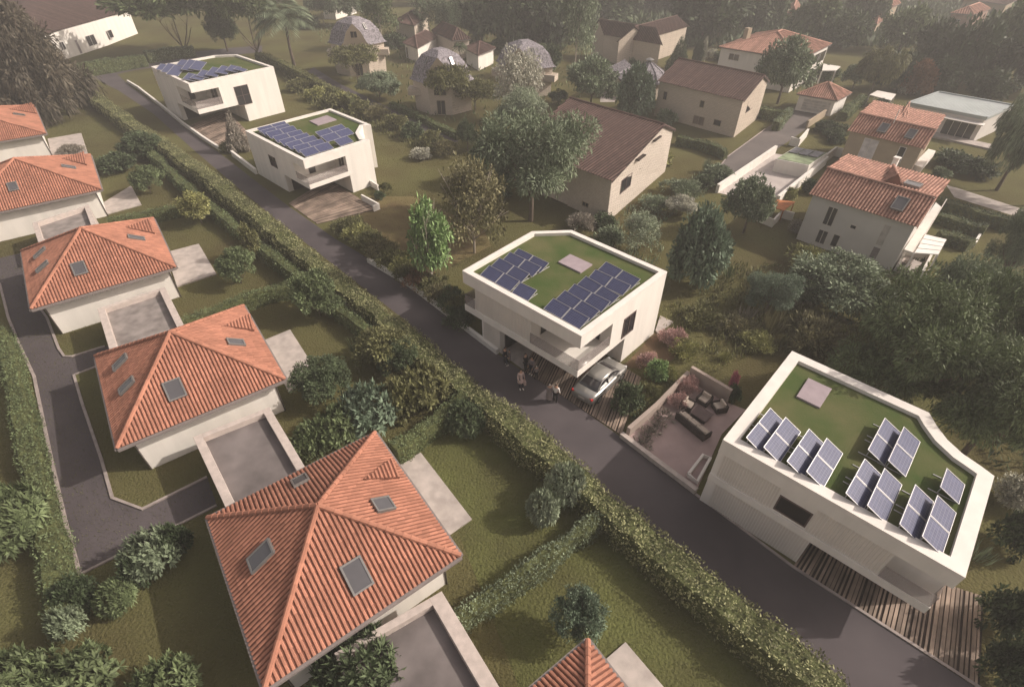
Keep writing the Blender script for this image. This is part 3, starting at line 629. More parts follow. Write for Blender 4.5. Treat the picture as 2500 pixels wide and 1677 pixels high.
winpx(b1, Vector((*at(*Vc(1400, 440), 4.7)[:2], 0))+Vector((.25, .25, 0)), Vector((*Ew[:2], 0)), [Vc(1455, 455), Vc(1505, 550)], frame=m_beige, bars=(0, 0), proud=.45)
# tiled semi-detached houses on the right
E, Rr, Bk = at(*Vb(1470, 868), 4.7), at(*Vb(1690, 522), 6.4), at(*Vb(1855, 312), 6.0); EL = at(*Vb(175, 468), 4.7)
th2, rr = gable('grey white house with pink tiled roof and white side terrace, right of centre', E, Rr, Bk, EL-E, m_greyr, m_tilep, m_tilepu, name='tiled_house', pw=.27, tile=.36)
Wa, Wb = rr[1][0], rr[0][0]
for px, bars in (([Vb(410, 610), Vb(520, 640), Vb(440, 840), Vb(335, 820)], (1, 0)), ([Vb(300, 885), Vb(405, 915), Vb(345, 1055), Vb(243, 1030)], (1, 0)), ([Vb(475, 943), Vb(545, 962), Vb(490, 1092), Vb(424, 1072)], (0, 0)), ([Vb(680, 828), Vb(742, 848), Vb(720, 880), Vb(660, 862)], (0, 0))):
    winpx(th2, Wa, Wb, px, bars=bars, frame=m_wframe)
winpx(th2, Wa, Wb, [Vb(950, 1092), Vb(1030, 1110), Vb(965, 1240), Vb(888, 1210)], bars=(0, 0), frame=m_greyr, name='door', glass=mat('grey_door', (.22, .19, .19), .6))
winpx(th2, Wa, Wb, [Vb(1083, 830), Vb(1157, 852), Vb(1045, 1080), Vb(965, 1060)], bars=(0, 0), frame=m_wframe, name='wall_panel', glass=mat('panel_grey', (.46, .42, .39), .7), fw=.03)
nf = (Rr-E).cross(EL-E); nf = nf if nf.z > 0 else -nf
nf = nf.normalized(); skylight(th2, Vb(1258, 585), E+nf*.16, nf, 1.0, 1.4); nb = (Bk-Rr).cross(EL-E); nb = nb if nb.z > 0 else -nb; skylight(th2, Vb(1410, 355), Rr+nb.normalized()*.16, nb, 1.3, 1.3)
pk = hitpl(*Vb(1160, 160), Rr, nb); g0 = hitpl(*Vb(1060, 330), Rr, nb); g1_ = hitpl(*Vb(1290, 380), Rr, nb); top = pk+Vector((0, 0, .5)); b = MB()
mid = (g0+g1_)/2+Vector((0, 0, 1.0)); tiled(b, [g0+Vector((0, 0, .1)), mid, pk+Vector((0, 0, .35))], pitchw=.25, r=.07, tile=.4); tiled(b, [g1_+Vector((0, 0, .1)), pk+Vector((0, 0, .35)), mid], pitchw=.25, r=.07, tile=.4)
b.add([g0, g1_, mid], [(0, 1, 2)], 1); ridge(b, mid, pk+Vector((0, 0, .4)), r=.12, tile=0); b.build('cross_gable', [m_tilep, m_tilepu], th2)
def chimney(root, px, base, n, sz=(.5, .5, 1.1), m=None):
    p = hitpl(*px, base, n); b = MB(); b.box(p+Vector((0, 0, sz[2]/2-.25)), sz, .7); b.box(p+Vector((0, 0, sz[2]-.2)), (sz[0]+.14, sz[1]+.14, .1), .7); b.build('chimney', m or m_cop, root)
chimney(th2, Vb(1190, 110), Rr, nb, (.45, .45, .9))
# white side terrace, awning and garden walls of that house
s0 = Vb(1310, 1120); tr = MB(); T0, T1_, T2_, T3_ = [at(*p, 2.2) for p in (Vb(1310, 1120), Vb(1430, 1165), Vb(1760, 620), Vb(1690, 560))]
tr.prism([p[:2] for p in (T0, T1_, T2_, T3_)], 2.0, 2.2); tr.build('side_terrace', m_white, th2)
rl = MB(); e = (T2_-T1_); n_ = Vector((e.y, -e.x, 0)).normalized()
for k in range(26): rl.box(T1_+e*(k/25)+Vector((0, 0, .45)), (.04, .04, .9), 0)
rl.obox(T1_+Vector((0, 0, .86)), e, n_*.06, (0, 0, .06)); rl.build('railing', m_wframe, th2)
aw = MB(); a4 = [at(*p, 2.3) for p in (Vb(1430, 1165), Vb(1720, 1185), Vb(1820, 1000), Vb(1570, 940))]
for k in range(4):
    t0, t1 = k/4, (k+1)/4-.03; L_ = lambda t: a4[0].lerp(a4[3], t); R_ = lambda t: a4[1].lerp(a4[2], t); p = [L_(t0), R_(t0), R_(t1), L_(t1)]; aw.prism([x[:2] for x in p], 2.26, 2.33)
for p in a4: aw.box((p.x*.98+a4[0].x*.02, p.y, 1.13), (.09, .09, 2.26))
awn = aw.build('white_awning', mat('white_canvas', (.78, .74, .70), .7, .03)); tag(awn, 'white slatted awning on posts beside the grey white tiled house', 'awning')
def low_wall(name, label, pts, h, th=.3, m=None, cat='wall'): return kerb([at(*p) for p in pts], th, h, name, label, m or m_white, cat)
pp = [at(*p) for p in (Vb(1190, 1395), Vb(1300, 1205), Vb(1590, 1250), Vb(1470, 1480))]
sheet('patio', pp, .05, m_patio)
low_wall('garden_wall', 'white low wall round the small patio of the grey white tiled house', (Vb(1190, 1395), Vb(1300, 1195), Vb(1600, 1245), Vb(1480, 1480)), .9, .22)
bx = MB(); c_ = at(*Vb(1380, 1350), .4); bx.box(c_, (2.2, .9, .8), .7); bx.box(c_+Vector((.3, .9, -.1)), (1.2, .7, .6), .7); tag(bx.build('planter_bench', m_patio, bevel=.03), 'stone planter bench on the small walled patio', 'bench')
E, Rr, Bk = at(*Va(1385, 568), 4.7), at(*Va(1500, 390), 6.2), at(*Va(1590, 247), 5.9); EL = at(*Va(660, 393), 4.7)
th1, rr = gable('beige house with orange pink tiled roof just above the grey white one', E, Rr, Bk, EL-E, m_beige, m_tilep, m_tilepu, name='tiled_house', pw=.3, tile=.36)
nf = (Rr-E).cross(EL-E); nf = nf if nf.z > 0 else -nf
nf = nf.normalized(); skylight(th1, Va(1000, 368), E+nf*.16, nf, .9, 1.3); skylight(th1, Va(1262, 425), E+nf*.16, nf, .9, 1.3)
Wa, Wb = rr[1][0], rr[0][0]
winpx(th1, Wa, Wb, [Va(820, 460), Va(960, 480), Va(890, 660), Va(755, 640)], bars=(1, 0), frame=m_wframe, name='white_shutter', glass=mat('shutter_white', (.55, .52, .52), .6), fw=.03)
winpx(th1, Wa, Wb, [Va(1165, 540), Va(1200, 550), Va(1180, 680), Va(1100, 680)], bars=(0, 0), frame=m_greyr)
nb = (Bk-Rr).cross(EL-E); nb = nb if nb.z > 0 else -nb
fr_ = MB(); p = hitpl(*Va(1235, 160), Rr, nb)
for a_, b_ in ((Va(1145, 275), Va(1235, 150)), (Va(1220, 290), Va(1235, 150)), (Va(1180, 285), Va(1215, 215))): fr_.tube([hitpl(*a_, Rr, nb), hitpl(*b_, Rr, nb)+Vector((0, 0, .5))], .07, 6)
fr_.build('roof_frame', m_tilep, th1); vp = MB(); p = hitpl(*Va(1090, 330), E, nf); vp.tube([p, p+Vector((0, 0, 1.6))], .05, 6); vp.build('vent_pipe', m_cop, th1)
bt = MB(); q_ = [at(*p, 2.3) for p in (Va(1285, 705), Va(1370, 740), Va(1500, 580), Va(1430, 560))]; bt.prism([p[:2] for p in q_], 1.6, 2.3); bt.build('balcony', m_cop, th1)
# hipped villa, garage, metal-roofed house
vl, ins = hip('white villa with pink hipped roof behind a round green tree', at(*Vf(105, 345), 5.3), at(*Vf(700, 440), 5.3), at(*Vf(930, 325), 5.3), 7.6, m_white, m_tilep, m_tilepu, name='villa')
winpx(vl, ins[0], ins[1], [Vf(185, 392), Vf(245, 448)], bars=(1, 0), frame=m_wframe)
for px in ([Vf(738, 445), Vf(762, 495)], [Vf(812, 405), Vf(832, 450)], [Vf(845, 390), Vf(868, 440)], [Vf(768, 535), Vf(784, 570)], [Vf(798, 520), Vf(814, 560)], [Vf(700, 475), Vf(715, 515)]): winpx(vl, ins[1], ins[2], px, bars=(0, 0), frame=m_greyr)
cp = at(*Vf(310, 262), 6.8); b = MB(); b.box((cp.x, cp.y, 6.9), (1.1, .8, 2.2), .6); b.build('chimney', m_beige, vl)
pg = MB(); q_ = [at(*p, 2.5) for p in (Vf(870, 470), Vf(860, 520), Vf(960, 520), Vf(995, 490))]; pg.prism([p[:2] for p in q_], 2.4, 2.55)
for p in q_[1:3]: pg.box((p.x, p.y, 1.2), (.2, .2, 2.4))
tag(pg.build('white_pergola', m_white), 'white flat pergola on posts at the end of the villa', 'pergola')
gr_, ins = hip('small garage with pink hipped roof and wide pale door at the road end', at(*Vf(675, 690), 2.4), at(*Vf(975, 740), 2.4), at(*Vf(1075, 685), 2.4), 4.0, m_white, m_tilep, m_tilepu, name='garage', cat='garage')
winpx(gr_, ins[0], ins[1], [Vf(722, 728), Vf(918, 752), Vf(905, 835), Vf(715, 800)], bars=(0, 3), frame=m_wframe, glass=mat('garage_door', (.5, .47, .43), .6), name='garage_door')
mr_ = empty('metal_roofed_house', at(*Va(1600, 300)), 'long low house with pale blue metal roof and dark glazed front', 'house')
z = 3.2; A, B, C, D = [at(*p, z) for p in (Va(1225, 125), Va(1985, 272), Va(2260, 150), Va(1385, 0))]; D = A+(C-B)
b = MB(); ins = [p+((A+C)/2-p)*.03 for p in (A, B, C, D)]; b.prism([p[:2] for p in ins], 0, z-.2); b.build('wall', m_greyr, mr_)
b = MB(); b.prism([p[:2] for p in (A, B, C, D)], z-.25, z); u = (B-A); v = (D-A)
for k in range(33): b.obox(A+u*(k/32)+Vector((0, 0, z-A.z)), u.normalized()*.05, v*.8, (0, 0, .07))
for (o_, x, y) in ((A, u, v.normalized()*.25), (D-v.normalized()*.25, u, v.normalized()*.25), (B-u.normalized()*.25, u.normalized()*.25, v), (A, u.normalized()*.2, v)): b.obox(o_+Vector((0, 0, .003)), x, y, (0, 0, .16))
b.build('metal_roof', m_zinc, mr_)
pa, pb = ins[0], ins[1]; s_, _ = hit(*Va(1500, 480), pa, pb); s2, _ = hit(*Va(1800, 500), pa, pb)
window(mr_, pa, pb, s_, s2, .05, 2.3, bars=(3, 0), frame=m_wframe, name='glazed_front')
e = (pb-pa); e.z = 0; e.normalize(); n_ = Vector((e.y, -e.x, 0)); b = MB(); b.obox(Vector((pa.x, pa.y, 2.45))+e*(s_-.6), e*(s2-s_+1.4), n_*1.3, (0, 0, .1)); b.build('canopy', m_cop, mr_)
b = MB(); b.obox(Vector((pa.x, pa.y, -.02))+e*(s_-1.5), e*(s2-s_+5), n_*2.2, (0, 0, .25)); b.build('terrace_step', m_patio, mr_)
# shingled domed houses
def dome_house(label, lp, rp_, topv, ze, dark=False):
    L_, R__ = at(*Ve(*lp), ze), at(*Ve(*rp_), ze); c = (L_+R__)/2; hw = (R__-L_).length/2; ang = math.atan2((R__-L_).y, (R__-L_).x)
    cc = Vector((c.x, c.y, 0)); topz = max(ze+2.2, zrow(cc+Vector((0, 1.0, 0)), topv*.2994)); dz = topz-ze; root = empty('domed_house', cc, label, 'house', 'domed shingle houses')
    rt = Matrix.Rotation(ang, 3, 'Z'); f = -(rt @ Vector((0, 1, 0)))
    prof = [(0, 1.10), (.10, 1.0), (.52, .84), (.82, .60), (1.0, .24)]
    def solid(levels, mats, name, fillmi):
        bm = bmesh.new(); rings = []
        for z_, k in levels: rings.append([bm.verts.new(cc+rt @ Vector((math.cos(a)*hw*k, math.sin(a)*hw*k, 0))+Vector((0, 0, z_))) for a in (0, math.pi/2, math.pi, -math.pi/2)])
        for r0, r1 in zip(rings, rings[1:]):
            for i in range(4): bm.faces.new((r0[i], r0[(i+1) % 4], r1[(i+1) % 4], r1[i]))
        bm.faces.new(rings[0][::-1]); bm.faces.new(rings[-1])
        res = bmesh.ops.bisect_plane(bm, geom=bm.verts[:]+bm.edges[:]+bm.faces[:], plane_co=cc+f*hw*.58, plane_no=f, clear_outer=True)
        ed = [x for x in res['geom_cut'] if isinstance(x, bmesh.types.BMEdge)]
        fl = bmesh.ops.contextual_create(bm, geom=ed)['faces']
        for x in fl: x.material_index = fillmi
        bmesh.ops.recalc_face_normals(bm, faces=bm.faces[:]); me = bpy.data.meshes.new(name); bm.to_mesh(me); bm.free()
        for m in mats: me.materials.append(m)
        return link(name, me, root)
    solid([(0, .94), (ze, .98)], [m_stone2], 'wall', 0)
    roof = solid([(ze+dz*a, k) for a, k in prof], [m_shing, m_beige], 'roof', 1)
    # projecting hood edge over the arch, side balconies and windows
    fa, fb = cc+f*hw*.58-(rt @ Vector((1, 0, 0)))*hw, cc+f*hw*.58+(rt @ Vector((1, 0, 0)))*hw
    window(root, fa, fb, hw-.55, hw+.55, ze+.5*dz*.5+.2, ze+dz*.45+.35, bars=(1, 0), frame=m_beige, glass=m_dark)
    window(root, fa, fb, hw-.9, hw+.9, ze-1.6, ze-.3, bars=(1, 0), frame=m_beige)
    window(root, fa, fb, hw-.6, hw+.6, .1, 2.1, bars=(1, 0), frame=m_beige)
    for sx in (-1, 1):
        p = cc+rt @ Vector((sx*hw*.82, -.2, 0)); b = MB(); b.box(p+Vector((0, 0, ze-1.6)), (hw*.62, 2.0, 1.0), ang); b.build('balcony', m_stone2, root)
    for sx, a0 in ((-1, 1), (1, 1)):            # two slit roof lights either side of the seam
        k0 = .58; base = rt @ Vector((sx*hw*.36, -hw*.36, 0)); nrm = (rt @ Vector((sx, -1, 0))).normalized()*.8+Vector((0, 0, .6))
        P0 = cc+rt @ Vector((0, -hw*.84, 0))+Vector((0, 0, ze+dz*.52)); P1_ = cc+rt @ Vector((sx*hw*.84, 0, 0))+Vector((0, 0, ze+dz*.52)); P2_ = cc+rt @ Vector((0, -hw*.60, 0))+Vector((0, 0, ze+dz*.82))
        n = (P1_-P0).cross(P2_-P0).normalized(); n = n if n.z > 0 else -n
        P3_ = cc+rt @ Vector((sx*hw*.60, 0, 0))+Vector((0, 0, ze+dz*.82)); ctr = (P0*.45+P1_*.55+P2_*.45+P3_*.55)/2
        skylight(root, (ctr.x, ctr.y, ctr.z), P0, n, .5, 1.1)
dome_house('leftmost domed grey shingled house, beside the tall fan palm', (350, 350), (795, 340), 130, 5.2)
dome_house('middle domed grey shingled house behind the spreading pine', (1020, 645), (1510, 650), 385, 4.5)
dome_house('right domed grey shingled house behind the silvery sparse tree', (1720, 500), (2175, 545), 320, 4.5)
# round slate house
c = at(*Vc(1400, 1010), 2.6); rs = empty('round_slate_house', (c.x, c.y, 0), 'small round house with slate cone roof and cap between barns', 'house')
def ngon(c, r, n=10, a0=0): return [(c.x+math.cos(a0+2*math.pi*k/n)*r, c.y+math.sin(a0+2*math.pi*k/n)*r) for k in range(n)]
b = MB(); b.prism(ngon(c, 2.9), 0, 2.5); b.build('wall', m_stone2, rs)
tz = zrow(Vector((c.x, c.y, 0)), Vc(0, 775)[1]); b = MB(); lo, mi_, hi = ngon(c, 3.6), ngon(c, 2.6), ngon(c, .45)
b.add([(*p, 2.45) for p in lo]+[(*p, 2.45+(tz-2.45)*.52) for p in mi_]+[(*p, tz) for p in hi], [(i, (i+1) % 10, 10+(i+1) % 10, 10+i) for i in range(10)]+[(10+i, 10+(i+1) % 10, 20+(i+1) % 10, 20+i) for i in range(10)]+[tuple(range(20, 30)), tuple(range(10))[::-1]])
for i in range(10): b.tube([(*lo[i], 2.5), (*mi_[i], 2.5+(tz-2.45)*.52), (*hi[i], tz+.04)], .07, 5)
b.build('roof', m_shing, rs)
b = MB(); b.tube([(c.x, c.y, tz-.1), (c.x, c.y, tz+.35), (c.x, c.y, tz+.4), (c.x, c.y, tz+.7)], [.4, .4, .75, .05], 8); b.build('roof_cap', m_metal, rs)
wb = at(*Vc(1010, 1000), 2.3); gable('', at(*Vc(1070, 1085), 2.3), at(*Vc(960, 970), 3.4), at(*Vc(960, 970), 3.4)+(at(*Vc(960, 970), 3.4)-at(*Vc(1070, 1085), 2.3)), at(*Vc(1290, 960), 2.3)-at(*Vc(1070, 1085), 2.3), m_stone2, m_shing, m_shing, root=rs)
# low pale houses behind the domes and other far roofs
def far(label, A, B, C, he_, hr, wm, tm=m_tilep, tu=m_tilepu, f=Ve, win=None, name='house'):
    r_, ins = hip(label, at(*f(*A), he_), at(*f(*B), he_), at(*f(*C), he_), hr, wm, tm, tu, name=name, pw=.5, r=.14)
    if win: window(r_, ins[0], ins[1], *win, frame=m_wframe)
    return r_
far('low white outbuilding with grey brown roof right of the left domed house', (945, 352), (1065, 398), (1240, 300), 2.8, 4.0, m_white, m_tileb, m_tilebu, win=(.4, 1.2, .1, 2.0))
far('low white bungalow with pale brown roof behind the middle domed house', (1440, 395), (1560, 455), (1705, 395), 2.8, 3.9, m_white, m_tileb, m_tilebu)
far('beige house half hidden by bare trees behind the domed houses', (870, 178), (1040, 215), (1160, 130), 4.2, 5.6, m_stone2, m_tileb, m_tilebu)
far('long house with faded roof beyond the white bungalow', (1180, 255), (1350, 335), (1500, 322), 3.6, 5.4, m_stone2, m_tileb, m_tilebu)
far('white house with one window at the top edge right of the palm', (265, 2), (372, 8), (560, -40), 4.5, 6, m_white, m_tileb, m_tilebu, win=(1.8, 3.6, 1.6, 3.4))
far('pale house at the top edge above the dark trees in the middle', (1700, -12), (1870, -8), (1930, -60), 5, 6.5, m_beige, m_tilep, m_tilepu, win=(1, 3.5, 2.4, 4.3))
far('orange roofed house among the far trees at top right', (598, 98), (680, 104), (700, 45), 3.6, 5, m_beige, f=Vf)
far('narrow pink roofed house with tall beige gable at top right', (1305, 15), (1365, 62), (1435, 28), 5, 6.4, m_beige, f=Vf, win=(1, 2, 2, 3.5))
far('small pink roofed annex under the trees at top right', (1222, 148), (1262, 182), (1312, 150), 2.6, 3.8, m_beige, f=Vf)
far('pink brown house with small square window beside the far road', (1800, 98), (1975, 112), (2095, 68), 3.8, 5.2, m_tilep if False else mat('pink_render', (.34, .225, .18), .9), f=Vf, win=(1.5, 2.4, 1.5, 2.5))
far('roof corner of a pink tiled house cut by the right frame edge', (2300, 150), (2370, 175), (2440, 120), 3.6, 5.2, mat('pink_render', None) if False else MC['pink_render'], f=Vf)
far('wide purple brown roofed house at the top edge beside the far road', (1890, -8), (2210, 40), (2290, 0), 3.2, 4.4, m_beige, m_tileb, m_tilebu, f=Vf)
# long white house at the top left
wt = empty('long_white_house', (-95, 135, 0), 'long white house with big brown roof at the top left behind the clipped hedge', 'house')
b = MB(); poly = [(-94.2, 112), (-93.0, 128), (-92.6, 136), (-92.6, 136.3), (-93.2, 150), (-112, 150), (-112, 112)]; b.prism(poly, 0, 4.9); b.build('wall', m_white, wt)
b = MB(); tiled(b, [Vector((-93.4, 111, 5.0)), Vector((-92.4, 151, 5.0)), Vector((-106, 151, 9.5)), Vector((-106, 111, 9.5))], pitchw=.5, r=.13, tile=0); b.build('roof', [m_tileb, m_tilebu], wt)
for px, k in (([V1(578, 252), V1(662, 300)], (1, 0)), ([V1(728, 212), V1(774, 254)], (0, 0)), ([V1(398, 295), V1(450, 335)], (1, 0))): winpx(wt, (-94.2, 112), (-93.0, 128), px, bars=k, frame=m_greyr, proud=.05)
winpx(wt, (-94.2, 112), (-93.0, 128), [V1(505, 278), V1(560, 362)], bars=(0, 0), frame=m_greyr, name='door', proud=.05, glass=MC['grey_door'])
# court, pavilion
Q = [at(*p) for p in (V3(250, 1310), V3(640, 1045), V3(1000, 1100), V3(860, 1200), V3(610, 1370), V3(430, 1350))]
sheet('concrete_court', Q, .02, mat('court_concrete', (.46, .41, .385), .9, .1, .5, detail=8))
low_wall('court_wall', 'long pale wall on the road side of the concrete court', (V3(248, 1312), V3(640, 1042)), 1.0, .35)
low_wall('court_wall', 'pale wall on the garden side of the concrete court', (V3(980, 1120), V3(870, 1215), V3(650, 1395)), 1.1, .35)
low_wall('garden_wall', 'angled pale wall piece beside the solar topped pavilion', (V3(950, 1130), V3(1040, 1060), V3(1120, 1080)), 1.2, .2)
pv = empty('pavilion', at(*V3(850, 1100)), 'low white pavilion with green roof and three dark panels on the court', 'pavilion')
P_ = [at(*p, 1.7) for p in (V3(655, 1075), V3(880, 1120), V3(1005, 1035), V3(780, 980))]; P_[3] = P_[0]+P_[2]-P_[1]
b = MB(); b.prism([p[:2] for p in P_], 0, 1.6); b.build('wall', m_white, pv); b = MB()
cc_ = (P_[0]+P_[2])/2; inn = [p+(cc_-p)*.05 for p in P_]; b.prism([p[:2] for p in inn], 1.6, 1.66); b.build('green_roof', mat('pale_green_roof', (.26, .31, .19), .9, .2, 1), pv)
u, v = inn[1]-inn[0], inn[3]-inn[0]
for k in range(3): b = MB(); b.obox(inn[0]+u*(.04+k*.32)+v*.5+Vector((0, 0, .03)), u*.29, v*.42, (0, 0, .06)); b.build('roof_panel', m_hatch if False else mat('dull_panel', (.13, .125, .14), .4, .25, 3), pv)
b = MB(); q_ = [at(*p, 1.2) for p in (V3(582, 1392), V3(655, 1355), V3(785, 1372), V3(705, 1432))]; b.prism([p[:2] for p in q_], 1.14, 1.2)
for p in q_: b.box((p.x+(q_[0].x+q_[2].x-2*p.x)*.04, p.y+(q_[0].y+q_[2].y-2*p.y)*.04, .57), (.08, .08, 1.14))
tag(b.build('rust_canopy', mat('rust', (.42, .155, .06), .8, .2, 2)), 'rust orange canopy between the court and the tiled house', 'canopy')
low_wall('garden_wall', 'low white wall below the rust orange canopy', (V3(520, 1500), V3(620, 1545), V3(680, 1480), V3(760, 1500)), .9, .2)
low_wall('garden_wall', 'white angled wall at the mouth of the village road', (V3(740, 985), V3(795, 1000), V3(855, 930)), 1.1, .25)
low_wall('garden_wall', 'pale wall along the lane right of the garage', (V3(855, 875), V3(975, 795)), 1.1, .25, m_beige)
b = MB(); q_ = [at(*p, 1.6) for p in (Va(870, 45), Va(1075, 100), Va(1120, 40), Va(945, 5))]; b.prism([p[:2] for p in q_], 1.5, 1.6)
for p in q_: b.box((p.x*.99+q_[0].x*.01, p.y, .75), (.1, .1, 1.5))
tag(b.build('carport', m_cop), 'flat pale carport roof left of the metal roofed house', 'carport')
for lb, pts, h in (('pale kerb wall behind the clipped hedges right of the tiled houses', (Va(1530, 1115), Va(1830, 1200), Va(2000, 1290)), .5), ('pale kerb wall between the two right hand hedges', (Va(1500, 1235), Va(1920, 1370), Va(1850, 1490)), .5)): low_wall('kerb_wall', lb, pts, h, .25)
# ------------------------------------------------------------------ road-side walls, decks, terrace
low_wall('retaining_wall', 'low white wall between the road and the farthest white house', ((313, 203), (340, 219), (395, 262), (451, 308), (500, 343), (540, 369)), .5, .28)
low_wall('retaining_wall', 'low white wall between the road and the panel crowded white house', ((569, 381), (627, 426)), .7, .28)
low_wall('retaining_wall', 'low white wall curving up to the dark door of the centre white house', ((900, 640), (1000, 699), (1080, 760), (1150, 815), (1215, 864)), .45, .28)
low_wall('retaining_wall', 'low wall with white cap along the pink terrace by the road', ((1516, 1065), (1590, 1122), (1698, 1203)), .35, .3, m_para)
qz = lambda a, b: (1480+a*.1711, 850+b*.1711)
m_terw = mat('terrace_render', (.37, .30, .26), .9, .05, 1)
TW = [at(*p) for p in (qz(1170, 440), qz(1730, 775))]
hB = min(2.4, max(1.2, zrow(TW[1], qz(0, 600)[1]))); print('terrace wall h', hB)
kerb([TW[0], TW[1]], .25, hB, 'terrace_wall', 'tall beige wall behind the outdoor armchairs', m_terw, 'wall')
kerb([TW[0]+Vector((-.12, .0, 0)), at(*qz(700, 900)), at(*qz(300, 1250))], .26, .75, 'terrace_wall', 'sloping beige wall between the terrace plants and the timber deck', m_terw, 'wall')
TP = [at(*p) for p in (qz(1180, 440), qz(1730, 780), qz(1990, 880), (1762, 1060), (1698, 1203), (1590, 1120), (1516, 1066), qz(330, 1240), qz(720, 900))]
sheet('terrace', TP, .03, m_terr)
b = MB(); q_ = [at(*p) for p in (q5(50, 130), q5(150, 0), q5(200, 20), q5(110, 180))]; kerb(q_+[q_[0]], .15, .35, 'planter_edge', 'white framed empty planting bed at the corner of the nearest white house', m_cop, 'planter')
def deck(label, R0, R1, F0, F1, w_=.20, gap=.05, z=.06):
    b = MB(); n = int((R1-R0).length/w_); rnd = random.Random(5)
    for i in range(n):
        t0, t1 = i/n, (i+1-gap/w_*rnd.uniform(.6, 2.4))/n; p = [R0.lerp(R1, t0), R0.lerp(R1, t1), F0.lerp(F1, t1), F0.lerp(F1, t0)]
        b.prism([x[:2] for x in p], .0, z+rnd.uniform(-.006, .006))
    o = empty('timber_deck', (R0+R1)/2*Vector((1, 1, 0)), label, 'deck'); pl = b.build('planks', m_wood, o); pl['kind'] = 'stuff'; k = MB(); k.prism([x[:2] for x in (R0, R1, F1, F0)], -.02, .012); k.build('base', m_woodd, o)
R0, R1 = at(*(1200+450*.1711, 800+600*.1711)), at(1518, 1064); F1 = at(1200+2140*.1711, 800+720*.1711); F0 = pt3(i3['sg']-.2, i3['tg'])
deck('striped timber deck under the parked silver car', R0, R1, F0, F1)
sheet('forecourt', [at(1216, 858), R0, F0, pt3(i3['sg'], .1)], .02, m_patio)
R0, R1 = at(*q5(765, 745)), at(*q5(2035, 1575)); F1 = at(*q5(2062, 945)); F0 = pt4(i4['sg']-.1, i4['tg'])
deck('striped timber deck under the nearest white house', R0, R1, F0, F1, .19)
deck('striped timber deck under the panel crowded white house', at(705, 498), at(775, 548), pt2(i2['sg']-.2, i2['tg']), at(920, 512), .22)
deck('timber terrace steps in front of the farthest white house', at(455, 312), at(540, 366), pt1(i1['sg']-.2, i1['tg']), at(612, 330), .5, .14)
for lb, pts in (('white slanting garden wall at the deck corner of the panel crowded white house', (q2(1900, 1400), q2(2140, 1530), q2(2060, 1560))), ('short white wall behind the panel crowded white house', (q2(2000, 1180), q2(2130, 1260)))): low_wall('garden_wall', lb, pts, .7, .2)
kerbed_patio([(1600, 806), (1612, 770), (1645, 786), (1606, 812)], '')
# ------------------------------------------------------------------ foliage
def leaves_mesh(name, pos, axis, nrm, ln, wd, m, bend=.18):
    N = len(pos); axis /= np.linalg.norm(axis, axis=1, keepdims=True)+1e-9
    side = np.cross(axis, nrm); side /= np.linalg.norm(side, axis=1, keepdims=True)+1e-9; nn = np.cross(side, axis)
    ln = ln[:, None]; wd = wd[:, None]
    v = np.empty((N, 4, 3)); v[:, 0] = pos; v[:, 1] = pos+axis*ln*.5+side*wd/2-nn*ln*bend*.3; v[:, 2] = pos+axis*ln-nn*ln*bend; v[:, 3] = pos+axis*ln*.5-side*wd/2-nn*ln*bend*.3
    me = bpy.data.meshes.new(name); me.vertices.add(N*4); me.vertices.foreach_set('co', v.reshape(-1).astype(np.float32))
    me.loops.add(N*4); me.loops.foreach_set('vertex_index', np.arange(N*4, dtype=np.int32)); me.polygons.add(N)
    me.polygons.foreach_set('loop_start', np.arange(0, N*4, 4, dtype=np.int32)); me.polygons.foreach_set('loop_total', np.full(N, 4, dtype=np.int32))
    me.materials.append(m); me.update(); me.validate(); return me
def rdir(rg, n):
    d = rg.normal(size=(n, 3)); return d/np.linalg.norm(d, axis=1, keepdims=True)
def crown_mesh(name, seed, lobes, nsub, per, leaf, asp, subr=.22, droop=0., out=.5, shell=(.72, 1.0), low=-.5, upright=0.):
    """lobes (centre, radii): sub-clumps over each lobe, leaves around each clump"""
    rg = np.random.default_rng(seed); P, A, Nn = [], [], []; wts = np.array([max(l[1])**2 for l in lobes]); wts /= wts.sum()
    for (c, r), w_ in zip(lobes, wts):
        k = max(3, int(nsub*w_)); d = rdir(rg, k*3); d = d[d[:, 2] > low][:k]; rad = rg.uniform(*shell, (len(d), 1)); sc = np.array(c)+d*np.array(r)*rad
        for i in range(len(sc)):
            sr = subr*rg.uniform(.6, 1.35); n = int(per*rg.uniform(.6, 1.4)); e = rdir(rg, n); rr = rg.uniform(.25, 1, (n, 1))**.6
            p = sc[i]+e*rr*sr*np.array([1, 1, .75]); P.append(p); a = e*out+rdir(rg, n)*.55+d[i]*.35; a[:, 2] -= droop; a[:, 2] += upright; A.append(a); Nn.append(e*.5+rdir(rg, n)*.6+np.array([0, 0, .7]))
    P, A, Nn = map(np.concatenate, (P, A, Nn)); n = len(P); ln = leaf*rg.uniform(.6, 1.35, n)
    return leaves_mesh(name, P, A, Nn, ln, ln*asp, m_leafdef)
m_leafdef = leafmat('default', (.07, .10, .035))
def rosette_mesh(name, seed, k, per, leaf, asp, rad=(1, 1, .8), zc=.45, lift=.35, shell=(.8, 1)):
    rg = np.random.default_rng(seed); d = rdir(rg, k*3); d = d[d[:, 2] > -.35][:k]; c = d*np.array(rad)*rg.uniform(*shell, (len(d), 1)); c[:, 2] = c[:, 2]*.55+zc
    P = np.repeat(c, per, 0); t = np.repeat(d, per, 0); n = len(P); a = rdir(rg, n)*.9+t*.6; a[:, 2] += lift; Nn = t+np.array([0, 0, .6])+rdir(rg, n)*.2
    ln = leaf*rg.uniform(.7, 1.2, n); return leaves_mesh(name, P+rdir(rg, n)*.02, a, Nn, ln, ln*asp, m_leafdef, .25)
